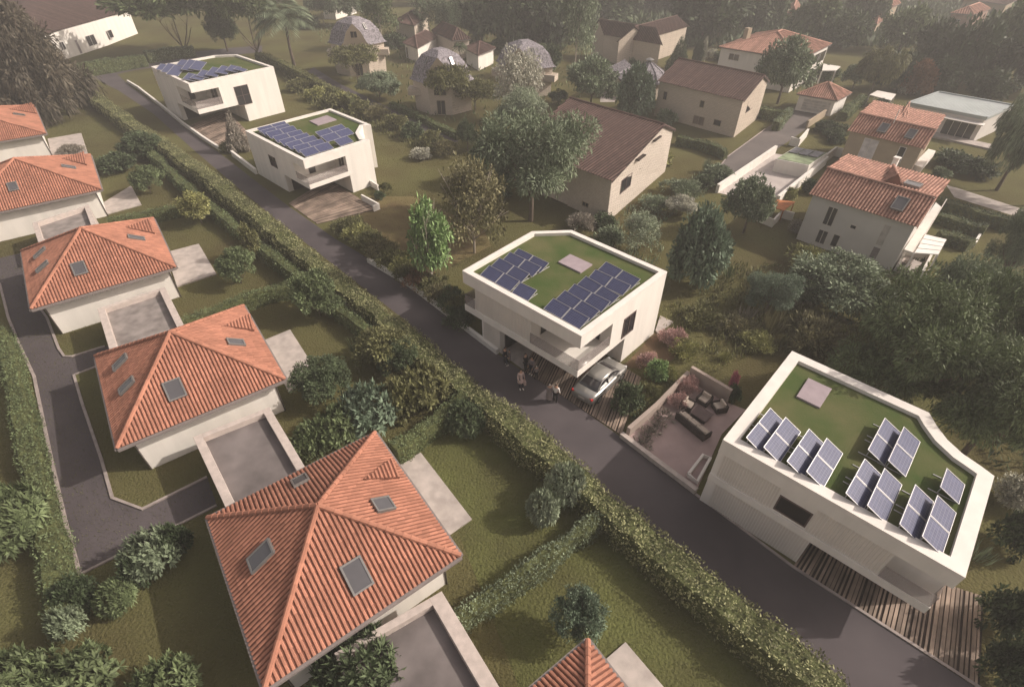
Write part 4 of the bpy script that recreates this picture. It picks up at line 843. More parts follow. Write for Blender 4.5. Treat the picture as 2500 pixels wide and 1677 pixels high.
def fan_mesh(name, seed, fronds, fl, leaflets, asp, droop=.35, up=.3, z0=0.):
    rg = np.random.default_rng(seed); P, A, Nn, L = [], [], [], []
    for i in range(fronds):
        az = 2*math.pi*i/fronds+rg.uniform(-.2, .2); el = rg.uniform(-.2, 1.25)+up*.2; d = np.array([math.cos(az)*math.cos(el), math.sin(az)*math.cos(el), math.sin(el)]); s = np.cross(d, [0, 0, 1]); s /= np.linalg.norm(s)+1e-9
        for j in range(leaflets):
            t = (j+.5)/leaflets; q = d*fl*t+np.array([0, 0, -droop*fl*t*t]); tang = d+np.array([0, 0, -2*droop*t])
            for sg_ in (-1, 1):
                P.append(q+np.array([0, 0, z0])); A.append(s*sg_*.75+tang*.6+np.array([0, 0, -.15])); Nn.append([0, 0, 1]); L.append(fl*.42*math.sin(math.pi*(.15+.8*t))*rg.uniform(.8, 1.1))
    P, A, Nn, L = map(lambda x: np.array(x, float), (P, A, Nn, L)); return leaves_mesh(name, P, A, Nn, L, L*asp, m_leafdef, .2)
def tuft_mesh(name, seed, n, asp=.06, spread=.6, ln=1.):
    rg = np.random.default_rng(seed); az = rg.uniform(0, 2*math.pi, n); r = rg.uniform(0, .35, n); P = np.stack([np.cos(az)*r, np.sin(az)*r, np.zeros(n)], 1)
    A = np.stack([np.cos(az)*spread*rg.uniform(.1, 1.3, n), np.sin(az)*spread*rg.uniform(.1, 1.3, n), np.ones(n)], 1); L = ln*rg.uniform(.6, 1.1, n)
    return leaves_mesh(name, P, A, A*np.array([1, 1, -.4])+np.array([0, 0, .3]), L, L*asp, m_leafdef, .35)
def limbs_mesh(name, seed, n=6, zc=.5, r0=.05, spread=.7, m=None, z1=.85, twigs=2):
    rnd = random.Random(seed); b = MB(); b.tube([(0, 0, -.02), (.01, .01, zc*.5), (rnd.uniform(-.03, .03), rnd.uniform(-.03, .03), zc), (rnd.uniform(-.05, .05), rnd.uniform(-.05, .05), z1)], [r0*1.25, r0, r0*.8, r0*.2], 7)
    for i in range(n):
        az = 2*math.pi*i/n+rnd.uniform(-.4, .4); zs = zc*rnd.uniform(.55, 1.1); e = Vector((math.cos(az)*spread*rnd.uniform(.6, 1.1), math.sin(az)*spread*rnd.uniform(.6, 1.1), zc+(z1-zc)*rnd.uniform(.2, 1.1))); s = Vector((0, 0, zs)); m_ = s.lerp(e, .5)+Vector((0, 0, -.03))
        b.tube([s, m_, e], [r0*.5, r0*.33, r0*.1], 5)
        for k in range(twigs): t = m_.lerp(e, rnd.uniform(0, .7)); b.tube([t, t+Vector((rnd.uniform(-.25, .25), rnd.uniform(-.25, .25), rnd.uniform(.02, .2)))], [r0*.2, r0*.06], 4)
    return b.mesh(name, m or m_bark, True)
def lob(seed, k, R_=(.45, .62), zc=.6, spread=.45, zs=.22, flat=.75):
    rnd = random.Random(seed); return [((math.cos(a)*spread*rnd.uniform(.5, 1.1), math.sin(a)*spread*rnd.uniform(.5, 1.1), zc+rnd.uniform(-zs, zs)), (lambda r: (r, r, r*flat))(rnd.uniform(*R_))) for a in [2*math.pi*i/k+rnd.uniform(-.3, .3) for i in range(k)]]+[((0, 0, zc+zs*.6), (.5, .5, .4))]
CR = {}
def proto(k):
    """unit crowns: radius 1, z 0..1 of the crown's own height"""
    if k in CR: return CR[k]
    lb = lob
    d = dict(
        broad=lambda: crown_mesh('crown', 1, lb(1, 6, zc=.52, zs=.18, flat=.62), 120, 115, .088, .5, .19),
        broad2=lambda: crown_mesh('crown', 2, lb(5, 8, (.32, .5), .5, .55, .24, .6), 130, 110, .085, .5, .17),
        fine=lambda: crown_mesh('crown', 3, lb(8, 8, (.35, .5), .5, .5, .25, .6), 150, 95, .075, .42, .17),
        far=lambda: crown_mesh('crown', 4, lb(9, 7, (.4, .55), .5, .5, .22, .62), 90, 45, .15, .55, .22),
        far2=lambda: crown_mesh('crown', 14, lb(19, 9, (.28, .45), .48, .6, .3, .62), 100, 42, .15, .5, .19),
        feather=lambda: crown_mesh('crown', 5, lb(3, 11, (.26, .42), .5, .62, .26, .5), 240, 125, .060, .26, .13, droop=.2, out=.6, shell=(.45, 1)),
        willow=lambda: crown_mesh('crown', 6, lb(4, 8, (.33, .48), .55, .45, .25, .7), 140, 110, .10, .24, .16, droop=.9, out=.4),
        column=lambda: crown_mesh('crown', 7, [((0, 0, .2), (.8, .8, .2)), ((.1, 0, .45), (.9, .9, .28)), ((0, .1, .7), (.65, .65, .22)), ((0, 0, .86), (.35, .35, .13))], 110, 75, .13, .45, .2),
        cone=lambda: crown_mesh('crown', 8, [((0, 0, .12+.13*i), (.95-.13*i, .95-.13*i, .08)) for i in range(7)], 150, 60, .13, .28, .15, droop=.25),
        pine=lambda: crown_mesh('crown', 9, [((math.cos(a)*.5, math.sin(a)*.5, z), (.48, .48, .16)) for a, z in ((0, .75), (1.1, .6), (2.2, .82), (3.3, .55), (4.4, .78), (5.4, .62))]+[((0, 0, .88), (.5, .5, .14))], 130, 70, .10, .35, .17, low=-.15),
        cedar=lambda: crown_mesh('crown', 10, [((math.cos(i*2.4)*.35*(1-i/14), math.sin(i*2.4)*.35*(1-i/14), .08+.065*i), (.75-.045*i, .75-.045*i, .06)) for i in range(14)], 300, 110, .075, .26, .15, droop=.45, out=.8),
        sparse=lambda: crown_mesh('crown', 11, lb(6, 8, (.3, .5), .5, .45, .3, .75), 150, 44, .058, .5, .15, shell=(.3, 1)),
        sapling=lambda: crown_mesh('crown', 12, [((0, 0, .25), (.6, .6, .2)), ((.15, .1, .5), (.65, .65, .22)), ((-.1, 0, .75), (.4, .4, .2))], 95, 44, .10, .55, .16, shell=(.35, 1)),
        bush=lambda: crown_mesh('crown', 13, lb(7, 6, (.42, .6), .42, .4, .12, .75), 85, 55, .15, .45, .2, low=-.3),
        scrub=lambda: crown_mesh('crown', 23, lb(17, 5, (.42, .6), .38, .4, .1, .7), 70, 55, .16, .25, .2, low=-.2, upright=.6),
        rosette=lambda: rosette_mesh('crown', 15, 210, 13, .22, .25),
        bigleaf=lambda: rosette_mesh('crown', 16, 330, 9, .19, .34, shell=(.5, 1)),
        palm=lambda: fan_mesh('crown', 17, 34, 1., 12, .13, .55, .4, .55),
        yucca=lambda: tuft_mesh('crown', 18, 46, .07, 1.0),
        tuft=lambda: tuft_mesh('crown', 19, 220, .035, .75),
        agave=lambda: rosette_mesh('crown', 20, 16, 9, .55, .16, (.8, .8, .3), .2, .7, (.2, 1)))
    CR[k] = d[k](); return CR[k]
TRK = {}
def trunkm(kind):
    if kind not in TRK:
        TRK[kind] = dict(tree=lambda: limbs_mesh('trunk', 1, 7, .42, .045, .6), tall=lambda: limbs_mesh('trunk', 2, 6, .55, .022, .35, m_barkp, .92), multi=lambda: limbs_mesh('trunk', 3, 9, .2, .03, .55),
            palm=lambda: limbs_mesh('trunk', 4, 0, .6, .05, 0, None, .78, 0), stick=lambda: limbs_mesh('trunk', 5, 12, .3, .025, .75, m_barkp, .95, 4), vee=lambda: limbs_mesh('trunk', 6, 7, .12, .035, .7, None, .72, 2))[kind]()
    return TRK[kind]
LM = dict(dark=leafmat('dark', (0.054, 0.075, 0.036)), deep=leafmat('deep', (0.090, 0.118, 0.060)), mid=leafmat('mid', (0.135, 0.170, 0.080)), olive=leafmat('olive', (0.164, 0.164, 0.071)), yellow=leafmat('yellow', (0.288, 0.288, 0.113)),
          brown=leafmat('brown', (.19, .175, .09)), blue=leafmat('blue', (0.143, 0.190, 0.128)), pale=leafmat('pale', (0.269, 0.310, 0.211)), silver=leafmat('silver', (0.453, 0.442, 0.360)), bright=leafmat('bright', (0.230, 0.335, 0.137)),
          red=leafmat('red', (0.216, 0.117, 0.065)), pink=leafmat('pink', (0.520, 0.346, 0.322)), conif=leafmat('conif', (0.098, 0.083, 0.058)), grey=leafmat('grey', (0.318, 0.283, 0.236)), magenta=leafmat('magenta', (0.633, 0.215, 0.285)), hedge=leafmat('hedge', (.25, .25, .125), .48), grass=leafmat('grass', (.122, .122, .048), .22, .1), sage=leafmat('sage', (0.195, 0.236, 0.149)))
BUSHY = {'bush', 'scrub', 'rosette', 'bigleaf', 'yucca', 'tuft', 'agave'}
prnd = random.Random(77); CATN = {}
def grow(kind, m, P, h, r, label, group=None, trunk=None, name=None, cat=None):
    r *= (1.15 if P.x > 60 else 1.45) if kind in ('far', 'far2') else (1.08 if kind in BUSHY else 1.18 if kind != 'palm' else 1.25)
    if kind in BUSHY: h *= 1.12
    bushy = kind in BUSHY
    name = name or ('shrub' if bushy else 'tree'); cat = cat or ('shrub' if bushy else 'tree')
    root = empty(name, (P.x, P.y, 0), label, cat, group, prnd.uniform(0, 6.28))
    c0 = {'sapling': .25, 'column': .12, 'cone': .06, 'cedar': .08, 'willow': .15, 'pine': .25, 'feather': .22, 'sparse': .15, 'far': .04, 'far2': .04}.get(kind, .24)
    if bushy: c0 = 0
    if kind == 'palm': c0 = .6
    o = link('crown' if not bushy else 'foliage', proto(kind), root, False); o.material_slots[0].link = 'OBJECT'; o.material_slots[0].material = LM[m]
    if kind == 'palm': o.scale = (r, r, r); o.location = (0, 0, h-r*.9)
    else: o.scale = (r, r, h*(1-c0)); o.location = (0, 0, h*c0)
    if not bushy:
        t = link('trunk', trunkm(trunk or ('palm' if kind == 'palm' else 'tree')), root, False); s = min(r, h*.45) if kind != 'palm' else h*.5; t.scale = (s, s, h)
    return root
def pxr(P, z, wpx): return wpx*K/2*((Vector((P.x, P.y, z))-EYE).dot(FWD))/FPX
def pc(kind, m, x, y, wpx, h, label, **kw):         # crown centre in the overview picture, width there, height in metres
    f = .5 if kind in BUSHY else .58
    P = dd(x, y, h*f); P.z = 0; return grow(kind, m, P, h, pxr(P, h*f, wpx), label, **kw)
def pb(kind, m, x, y, top, wpx, label, hmax=30, **kw):        # foot, crown top row and width in the overview picture
    P = dd(x, y); h = min(hmax, max(1.5, zrow(P, top*K))); return grow(kind, m, P, h, pxr(P, h*.6, wpx), label, **kw)
# gardens behind the orange houses
for a in [
 ('broad', 'mid', 330, 408, 64, 3.0, 'small round tree over the patio of the fourth orange house', 'multi'),
 ('sapling', 'yellow', 445, 470, 90, 3.4, 'loose yellow green shrubby tree between third house lawn and main hedge', 'multi'),
 ('broad2', 'deep', 312, 332, 80, 3.0, 'dark bushy tree at the corner where the fifth garden hedge meets the main hedge', 'multi'),
 ('broad', 'mid', 535, 605, 78, 3.2, 'multi stemmed green tree beside the third orange house patio', 'vee'),
 ('sapling', 'olive', 568, 548, 50, 3.6, 'narrow olive tree just above the multi stemmed green tree', 'multi'),
 ('broad2', 'mid', 718, 672, 98, 3.6, 'light green tree at the junction of main hedge and fourth garden hedge', 'vee'),
 ('fine', 'deep', 733, 862, 130, 3.0, 'round dark green tree beside the second orange house patio', 'multi'),
 ('broad', 'olive', 868, 790, 118, 3.0, 'round olive green tree against the main hedge above the shrub bank', 'multi'),
 ('broad2', 'deep', 905, 812, 80, 2.4, 'dark bushy tree squeezed between the olive tree and main hedge', 'multi'),
 ('fine', 'blue', 1325, 1400, 118, 3.4, 'blue green tree on the lawn above the cut off orange roof', 'multi')]:
    pc(*a[:7], trunk=a[7])
for a in [
 ('bush', 'deep', 268, 372, 78, 2.0, 'dark bushes trailing down from the fifth garden hedge corner'),
 ('scrub', 'grey', 163, 343, 52, 1.2, 'dry grey green shrub on the patio of the farthest orange house'),
 ('yucca', 'mid', 815, 795, 66, 1.6, 'spiky fan leaved shrub left of the olive green tree'),
 ('bigleaf', 'blue', 838, 935, 128, 2.6, 'large blue green big leaved shrub in the middle of the shrub bank'),
 ('bigleaf', 'olive', 965, 885, 108, 2.6, 'olive big leaved shrub at the right end of the shrub bank'),
 ('bush', 'olive', 905, 915, 95, 2.4, 'low olive bush between the two big leaved shrubs of the bank'),
 ('bigleaf', 'mid', 770, 975, 100, 2.4, 'mid green leafy shrub at the left part of the shrub bank'),
 ('bush', 'mid', 705, 1010, 96, 1.9, 'rounded green shrub at the left end of the shrub bank above the nearest roof'),
 ('rosette', 'deep', 1063, 955, 88, 1.7, 'dark rosette leaved shrub on the lawn edge below the main hedge'),
 ('rosette', 'pale', 1292, 1108, 84, 2.2, 'pale rosette shrub nearer the main hedge of the pair by the cross hedge'),
 ('rosette', 'pale', 1240, 1160, 70, 1.9, 'smaller pale rosette shrub lower left of the pair by the cross hedge'),
 ('bigleaf', 'sage', 345, 1262, 112, 2.2, 'light topped leafy shrub at the end of the access drive'),
 ('bush', 'dark', 402, 1235, 74, 2.0, 'dark bush right behind the light topped shrub'),
 ('bush', 'dark', 315, 1305, 70, 1.6, 'dark bush lower left of the light topped shrub'),
 ('rosette', 'mid', 265, 1362, 78, 1.4, 'small twiggy green shrub between the two dark bushes near lower left'),
 ('bush', 'dark', 170, 1360, 92, 1.6, 'dark bush at the lower end of the left hedge'),
 ('rosette', 'mid', 12, 1190, 150, 3.0, 'big glossy leaved shrub cut by the left frame edge'),
 ('bigleaf', 'mid', 30, 1578, 180, 2.6, 'large leafy shrub in the bottom left corner'),
 ('bigleaf', 'mid', 165, 1572, 170, 2.4, 'large leafy shrub right of the bottom left corner one'),
 ('bigleaf', 'sage', 150, 1425, 64, 2.0, 'upright pale leaved shrub at the foot of the left hedge'),
 ('bigleaf', 'mid', 375, 1575, 135, 2.2, 'leafy shrub at the bottom edge left of the nearest orange roof'),
 ('rosette', 'deep', 820, 1540, 190, 2.6, 'dark leafy shrub in front of the nearest walled terrace at the bottom edge')]:
    pc(*a)
n_ = 0
for x, y, m in ((800, 515, 'olive'), (822, 535, 'yellow'), (848, 552, 'olive'), (872, 570, 'brown'), (893, 590, 'olive'), (918, 603, 'yellow'), (936, 622, 'olive'), (960, 640, 'red'), (985, 652, 'olive'), (1005, 668, 'brown'), (1030, 685, 'deep'), (1052, 700, 'olive'), (1046, 728, 'deep')):
    n_ += 1; pc('scrub', m, x, y, 74, 1.4, f'{dict(olive="olive", yellow="yellow green", brown="brownish", red="reddish", deep="dark green")[m]} border shrub right of the road, {["first","second","third","fourth","fifth","sixth","seventh","eighth","ninth","tenth","eleventh","twelfth","last"][n_-1]} from the far end', group='border shrubs along the road')
# middle garden
pb('sapling', 'bright', 990, 655, 462, 125, 'bright green sapling in the middle lawn, lit leaves, left of centre house', trunk='stick')
pb('sparse', 'brown', 1083, 578, 372, 190, 'wide twiggy brown green bush tree behind the bright sapling', trunk='stick')
pb('feather', 'sage', 1212, 505, 262, 256, 'largest feathery grey green tree in front of the rubble stone barn', trunk='tree')
pb('feather', 'pale', 1192, 330, 205, 120, 'soft pale green tree rising behind the largest feathery tree', trunk='tall')
pb('fine', 'deep', 1115, 420, 318, 95, 'dark pine like tree at the left shoulder of the largest feathery tree')
pb('sparse', 'silver', 1188, 275, 118, 130, 'sparse silvery tree in front of the right domed house', trunk='stick')
pb('fine', 'deep', 1068, 345, 272, 48, 'small dark round tree at the lower end of the garden path')
pb('broad2', 'sage', 1348, 248, 142, 112, 'broad layered light green tree between domed house and long barn')
pb('column', 'blue', 1447, 270, 158, 74, 'blue green cone shaped tree in front of the small round slate house')
pb('fine', 'deep', 1275, 240, 205, 44, 'low dark tree beside the right domed house lawn')
pb('cone', 'deep', 1545, 160, 88, 44, 'dark green fir in front of the two winged farmhouse')
pb('column', 'dark', 1588, 150, 98, 20, 'thin dark cypress right of the farmhouse'); pb('column', 'silver', 1602, 145, 92, 12, 'thin pale cypress touching the dark cypress')
pb('broad', 'sage', 1774, 238, 92, 112, 'round light green tree in front of the white villa')
pb('willow', 'olive', 1985, 218, 116, 92, 'yellow green weeping tree right of the hipped villa'); pb('broad', 'sage', 1945, 205, 145, 58, 'rounded pale green tree left of the yellow green weeping tree')
pb('column', 'red', 2087, 218, 145, 56, 'rusty red leaved tree at the dark wood edge')
pb('willow', 'sage', 2275, 435, 235, 130, 'loose grey green tree in front of the metal roofed house'); pb('willow', 'blue', 2345, 470, 225, 120, 'grey green tree cut by the right frame edge beside the metal roof')
pb('broad', 'sage', 1697, 532, 412, 98, 'round pale green tree on the lawn below the concrete court')
pb('column', 'blue', 1577, 648, 490, 108, 'blue green oval tree behind the centre white house')
pc('sparse', 'pale', 1462, 525, 110, 3.8, 'wispy pale tree directly behind the roof of centre white house', trunk='stick')
pc('broad2', 'silver', 1560, 470, 66, 2.0, 'silvery low tree at the foot of the rubble stone barn', trunk='stick')
pc('feather', 'blue', 1765, 668, 112, 3.6, 'blue green feathery tree in the wild garden above the terrace')
pc('fine', 'sage', 1925, 640, 200, 4.6, 'wide dense green tree in front of the grey white tiled house'); pc('fine', 'deep', 1850, 650, 110, 3.4, 'dark tree left of the wide dense one in the wild garden')
pc('fine', 'deep', 1990, 690, 110, 3.6, 'dark green tree between the wide dense one and the giant trees')
for a in [('feather', 'mid', 2105, 800, 300, 9.0, 'giant feathery tree nearest to the curved parapet'), ('feather', 'mid', 2290, 745, 240, 9, 'giant feathery tree at the right, middle of the dark group'), ('feather', 'mid', 2290, 930, 280, 8.0, 'giant tree low at the right frame edge above the curved roof'),
          ('feather', 'sage', 2215, 700, 170, 8.0, 'giant tree beside the awning of the grey white tiled house'), ('feather', 'sage', 2335, 560, 100, 7.5, 'tall feathery tree at the right frame edge near the kerb walls')]: pc(*a, trunk='tree')
for a in [
 ('scrub', 'brown', 1880, 770, 140, 2.2, 'large olive brown bush just behind the nearest white house'), ('scrub', 'olive', 1960, 790, 100, 2.4, 'olive bush between the brown bush and giant trees'), ('tuft', 'brown', 1765, 735, 105, 1.9, 'tall dry grass clump below the blue green feathery tree'), ('tuft', 'olive', 1820, 730, 70, 1.6, 'green grass clump right of the dry clump'),
 ('scrub', 'yellow', 1852, 592, 96, 1.8, 'yellow green shrub at the corner of the grey white tiled house'), ('yucca', 'mid', 1665, 622, 52, 1.3, 'small palm like plant alone on the lawn'),
 ('scrub', 'grey', 1330, 505, 70, 1.4, 'grey shrub below the barn gable beside the feathery tree'), ('bush', 'sage', 1395, 540, 66, 1.3, 'sage shrub in front of the stone barn corner'), ('bush', 'deep', 1380, 505, 60, 1.2, 'dark shrub against the stone barn corner'),
 ('bush', 'yellow', 1508, 360, 60, 1.6, 'round golden shrub right of the stone barn gable'), ('bush', 'sage', 1522, 270, 48, 1.8, 'round sage shrub between the two barns'),
 ('bush', 'sage', 1640, 395, 70, 1.6, 'sage shrub at the lane end by the garden fence'), ('tuft', 'sage', 1615, 380, 44, 1.5, 'spiky sage grass clump beside the lane end'), ('scrub', 'sage', 1560, 430, 90, 1.4, 'low sage shrub row left of the round pale tree'), ('scrub', 'sage', 1500, 465, 80, 1.3, 'low grey green shrub under the stone barn'),
 ('bush', 'deep', 1610, 415, 50, 1.3, 'dark shrub behind the court wall end'),
 ('bush', 'yellow', 1803, 445, 34, 1.2, 'small golden bush beside the rust canopy'), ('bush', 'dark', 1852, 428, 46, 1.4, 'dark bush between the court wall and tiled house'), ('bush', 'grey', 1822, 520, 40, 1.3, 'grey bush at the left corner of the grey white tiled house'), ('bush', 'sage', 1935, 640, 40, 1.5, 'small pale shrub against the tiled house wall'),
 ('scrub', 'pink', 1482, 825, 52, 1.1, 'pink grey grass shrub beside the parked car'), ('scrub', 'pink', 1535, 770, 60, 1.1, 'pink grey grass shrub behind the centre white house'), ('scrub', 'yellow', 1562, 798, 66, 1.0, 'yellow flowering shrub beside the pink grey ones'), ('scrub', 'olive', 1605, 720, 90, 1.2, 'olive scrub under the bluish young tree'),
 ('tuft', 'yellow', 1655, 815, 60, .6, 'pale grass clump behind the terrace wall'), ('scrub', 'brown', 1690, 745, 90, 1.0, 'brown scrub in the wild garden, left part'), ('scrub', 'yellow', 1730, 780, 80, .9, 'yellow dotted scrub in the wild garden, right part'), ('yucca', 'grey', 1705, 720, 70, 1.2, 'bare spiky plant in the wild garden'),
 ('bush', 'bright', 1502, 848, 56, 1.6, 'light green round bush between deck and terrace wall'), ('bush', 'deep', 1432, 912, 78, 1.7, 'dark round bush on the deck corner by the road'), ('scrub', 'olive', 1480, 895, 56, 1.1, 'olive shrub right of the dark round bush'), ('scrub', 'yellow', 1530, 855, 40, .9, 'yellow shrub beside the upper terrace wall'),
 ('scrub', 'pink', 1570, 880, 52, 1.0, 'pink flowering shrub in the terrace corner'), ('scrub', 'pink', 1548, 915, 44, .9, 'pale pink shrub left of the first armchair'),
 ('agave', 'grey', 1520, 945, 44, .7, 'grey brown spiky plant on the terrace, farthest of four'), ('agave', 'grey', 1500, 965, 44, .7, 'grey brown spiky plant on the terrace, second of four'), ('agave', 'grey', 1485, 985, 46, .7, 'grey brown spiky plant on the terrace, third of four'), ('agave', 'grey', 1470, 1005, 44, .7, 'grey brown spiky plant on the terrace, nearest the road'),
 ('bush', 'deep', 1676, 900, 36, 1.2, 'dark green bush at the end of the tall terrace wall'), ('bush', 'magenta', 1676, 872, 20, 1.5, 'magenta flower head above the bush by the terrace wall'),
 ('bush', 'silver', 2322, 1130, 90, 1.8, 'silvery shrub at the right edge below the giant trees'), ('yucca', 'sage', 2245, 1265, 88, 1.2, 'fan palm like plant at the right side of nearest white house'), ('bush', 'dark', 2310, 1400, 110, 2.6, 'dark bush at the right edge beside the timber deck'), ('bush', 'dark', 2330, 1220, 100, 2.4, 'dark bush at the right edge beside the fan plant'), ('bush', 'dark', 2310, 1520, 110, 2.4, 'dark bush in the bottom right corner'),
 ('bush', 'deep', 866, 447, 26, .8, 'small dark bush by the deck of panel crowded white house'), ('scrub', 'olive', 882, 430, 28, 1.2, 'thin olive shrub on the lawn right of the panel crowded house'),
 ('bush', 'olive', 523, 336, 46, 1.1, 'clipped olive bush between the two farther white houses'), ('bush', 'sage', 650, 306, 26, 1.0, 'small bush behind the roof corner of the panel crowded house')]:
    pc(*a)
for x, y, m, t in ((684, 195, 'olive', 'first'), (722, 215, 'yellow', 'second'), (752, 232, 'olive', 'third'), (790, 228, 'yellow', 'fourth'), (820, 248, 'olive', 'fifth'), (858, 258, 'brown', 'sixth'), (905, 280, 'olive', 'seventh'), (940, 300, 'deep', 'eighth'), (985, 320, 'olive', 'ninth'), (1020, 340, 'brown', 'last')):
    pc('bush' if m != 'brown' else 'scrub', m, x, y, 56, 1.8, f'{dict(olive="olive", yellow="yellow green", brown="brownish", deep="dark green")[m]} shrub beside the garden path, {t} from the far end', group='shrubs along the garden path')
pc('bush', 'silver', 962, 352, 52, 1.2, 'silvery low shrub on the lawn below the garden path')
pb('cone', 'grey', 548, 345, 262, 44, 'thin grey green young fir between the two farther white houses')
# trees around the domed houses and far wood
pb('pine', 'olive', 818, 190, 112, 98, 'spreading pine in front of the left domed house'); pb('willow', 'sage', 868, 228, 170, 104, 'weeping bamboo like tree between the left and middle domed houses')
pb('pine', 'olive', 1026, 262, 158, 92, 'tall stemmed pine in front of the middle domed house', trunk='tall'); pb('pine', 'olive', 1085, 252, 188, 96, 'low spreading pine right of the middle domed house')
pb('palm', 'sage', 672, 150, 2, 128, 'tall fan palm left of the domed houses', trunk='palm', name='palm_tree', cat='palm')
pb('palm', 'deep', 1052, 150, 98, 34, 'small palm behind the middle domed house', trunk='palm', name='palm_tree', cat='palm')
pb('cedar', 'conif', 112, 262, -70, 215, 'huge drooping dark brown green conifer at the top left', hmax=22, trunk='tree')
pb('cedar', 'conif', -30, 230, -60, 170, 'second drooping conifer cut by the left frame edge', hmax=20)
pb('pine', 'mid', 425, 128, -45, 240, 'flat topped wide tree with several trunks behind the farthest white house', trunk='vee', hmax=22)
pb('pine', 'mid', 590, 130, -35, 120, 'dark pine behind the farthest white house, right of the flat topped tree', trunk='vee', hmax=20); pb('fine', 'deep', 520, 118, 20, 70, 'dark tree between the flat topped tree and the pine')
for x, y, tp, wd_, lb in ((876, 112, -30, 100, 'leaning bare stemmed tree right of the left domed house'), (982, 92, -30, 95, 'thin stemmed tree behind the middle domed house'), (1036, 98, -20, 70, 'slender pale stemmed tree right of the thin stemmed one'), (800, 60, -40, 90, 'tall tree at the top edge above the left domed house'), (740, 55, -40, 70, 'tree at the top edge right of the fan palm')):
    pb('sparse' if wd_ > 90 else 'fine', 'sage' if wd_ < 96 else 'mid', x, y, tp, wd_, lb, trunk='tall', hmax=24)
pb('sparse', 'sage', 1311, 176, -40, 110, 'tall white trunked airy tree left of the two winged farmhouse', trunk='tall', hmax=26)
for x, y, tp, wd_, k, m, lb in ((1100, 95, -20, 90, 'far', 'deep', 'dark tree at the top, first right of the slender stem'), (1160, 108, -25, 100, 'far2', 'deep', 'dark tree behind the right domed house, left one'), (1222, 112, -30, 100, 'far', 'dark', 'dark tree behind the right domed house, right one'), (1275, 110, 20, 80, 'far2', 'mid', 'ragged green tree left of the white trunked airy tree'),
   (1255, 165, 108, 40, 'far', 'deep', 'small dark tree right of the right domed house'), (1400, 50, -50, 110, 'far2', 'deep', 'dark tree above the farmhouse roof, left'), (1600, 96, -30, 120, 'far', 'dark', 'dark tree right of the farmhouse wing'), (1668, 70, -40, 110, 'far2', 'deep', 'dark tree behind the villa chimney'), (1735, 72, -45, 90, 'far', 'deep', 'dark tree behind the middle of the villa roof'),
   (1850, 96, -10, 110, 'far2', 'mid', 'tall lit dark tree right behind the villa'), (1920, 112, 30, 90, 'far', 'deep', 'dark tree behind the yellow green weeping tree'), (1965, 70, -30, 90, 'far2', 'deep', 'dark tree left of the narrow pink roofed house'), (2050, 120, 20, 100, 'far', 'mid', 'lit round tree below the narrow pink roofed house'), (2120, 160, 60, 100, 'far2', 'dark', 'dark tree above the rusty red tree'),
   (2180, 195, 50, 110, 'far', 'dark', 'dark tree above the metal roof, left part'), (2250, 175, 18, 130, 'far2', 'mid', 'tallest lit tree in the dark wood at upper right'), (2320, 210, 60, 120, 'far', 'dark', 'dark tree at the right edge above the metal roof'), (2040, 205, 125, 80, 'far', 'dark', 'dark tree right of the yellow green weeping tree'), (2130, 215, 140, 80, 'far2', 'dark', 'dark tree directly above the metal roof corner'), (2240, 235, 165, 90, 'far', 'dark', 'low dark tree at the back of the metal roof'),
   (1480, 20, -60, 110, 'far', 'dark', 'dark tree above the farmhouse roof, middle'), (1560, 30, -50, 110, 'far2', 'dark', 'dark tree above the farmhouse roof, right')):
    pb(k, m, x, y, tp, wd_, lb, hmax=22)
# the wood behind as one mass
rg = np.random.default_rng(5); base_me = [proto('far'), proto('far2')]; V_ = []
for k in range(150):
    y = rg.uniform(190, 300); x = rg.uniform(-150, 215)
    u_ = W0/2+FPX*(Vector((x, y, -CAMH)).dot(RT))/(Vector((x, y, -CAMH)).dot(FWD)); v_ = H0/2-FPX*(Vector((x, y, -CAMH)).dot(UP))/(Vector((x, y, -CAMH)).dot(FWD))
    if 1850 < u_ and y < 275: continue
    me = base_me[k % 2]; n = len(me.vertices); co = np.empty(n*3, np.float32); me.vertices.foreach_get('co', co); co = co.reshape(-1, 4, 3)[::1].reshape(-1, 3)
    r = rg.uniform(5, 8); h = rg.uniform(9, 15); a = rg.uniform(0, 6.28); R2_ = np.array([[math.cos(a), -math.sin(a)], [math.sin(a), math.cos(a)]]); co = co.copy(); co[:, :2] = co[:, :2] @ R2_.T*r+[x, y]; co[:, 2] = co[:, 2]*h*.85+h*.1; V_.append(co)
co = np.concatenate(V_); n = len(co)//4; me = bpy.data.meshes.new('far_wood'); me.vertices.add(n*4); me.vertices.foreach_set('co', co.reshape(-1).astype(np.float32)); me.loops.add(n*4); me.loops.foreach_set('vertex_index', np.arange(n*4, dtype=np.int32))
me.polygons.add(n); me.polygons.foreach_set('loop_start', np.arange(0, n*4, 4, dtype=np.int32)); me.polygons.foreach_set('loop_total', np.full(n, 4, dtype=np.int32)); me.materials.append(LM['deep']); me.update()
tag(link('far_wood', me), 'mass of dark trees closing the view along the top edge', 'woodland', kind='stuff')
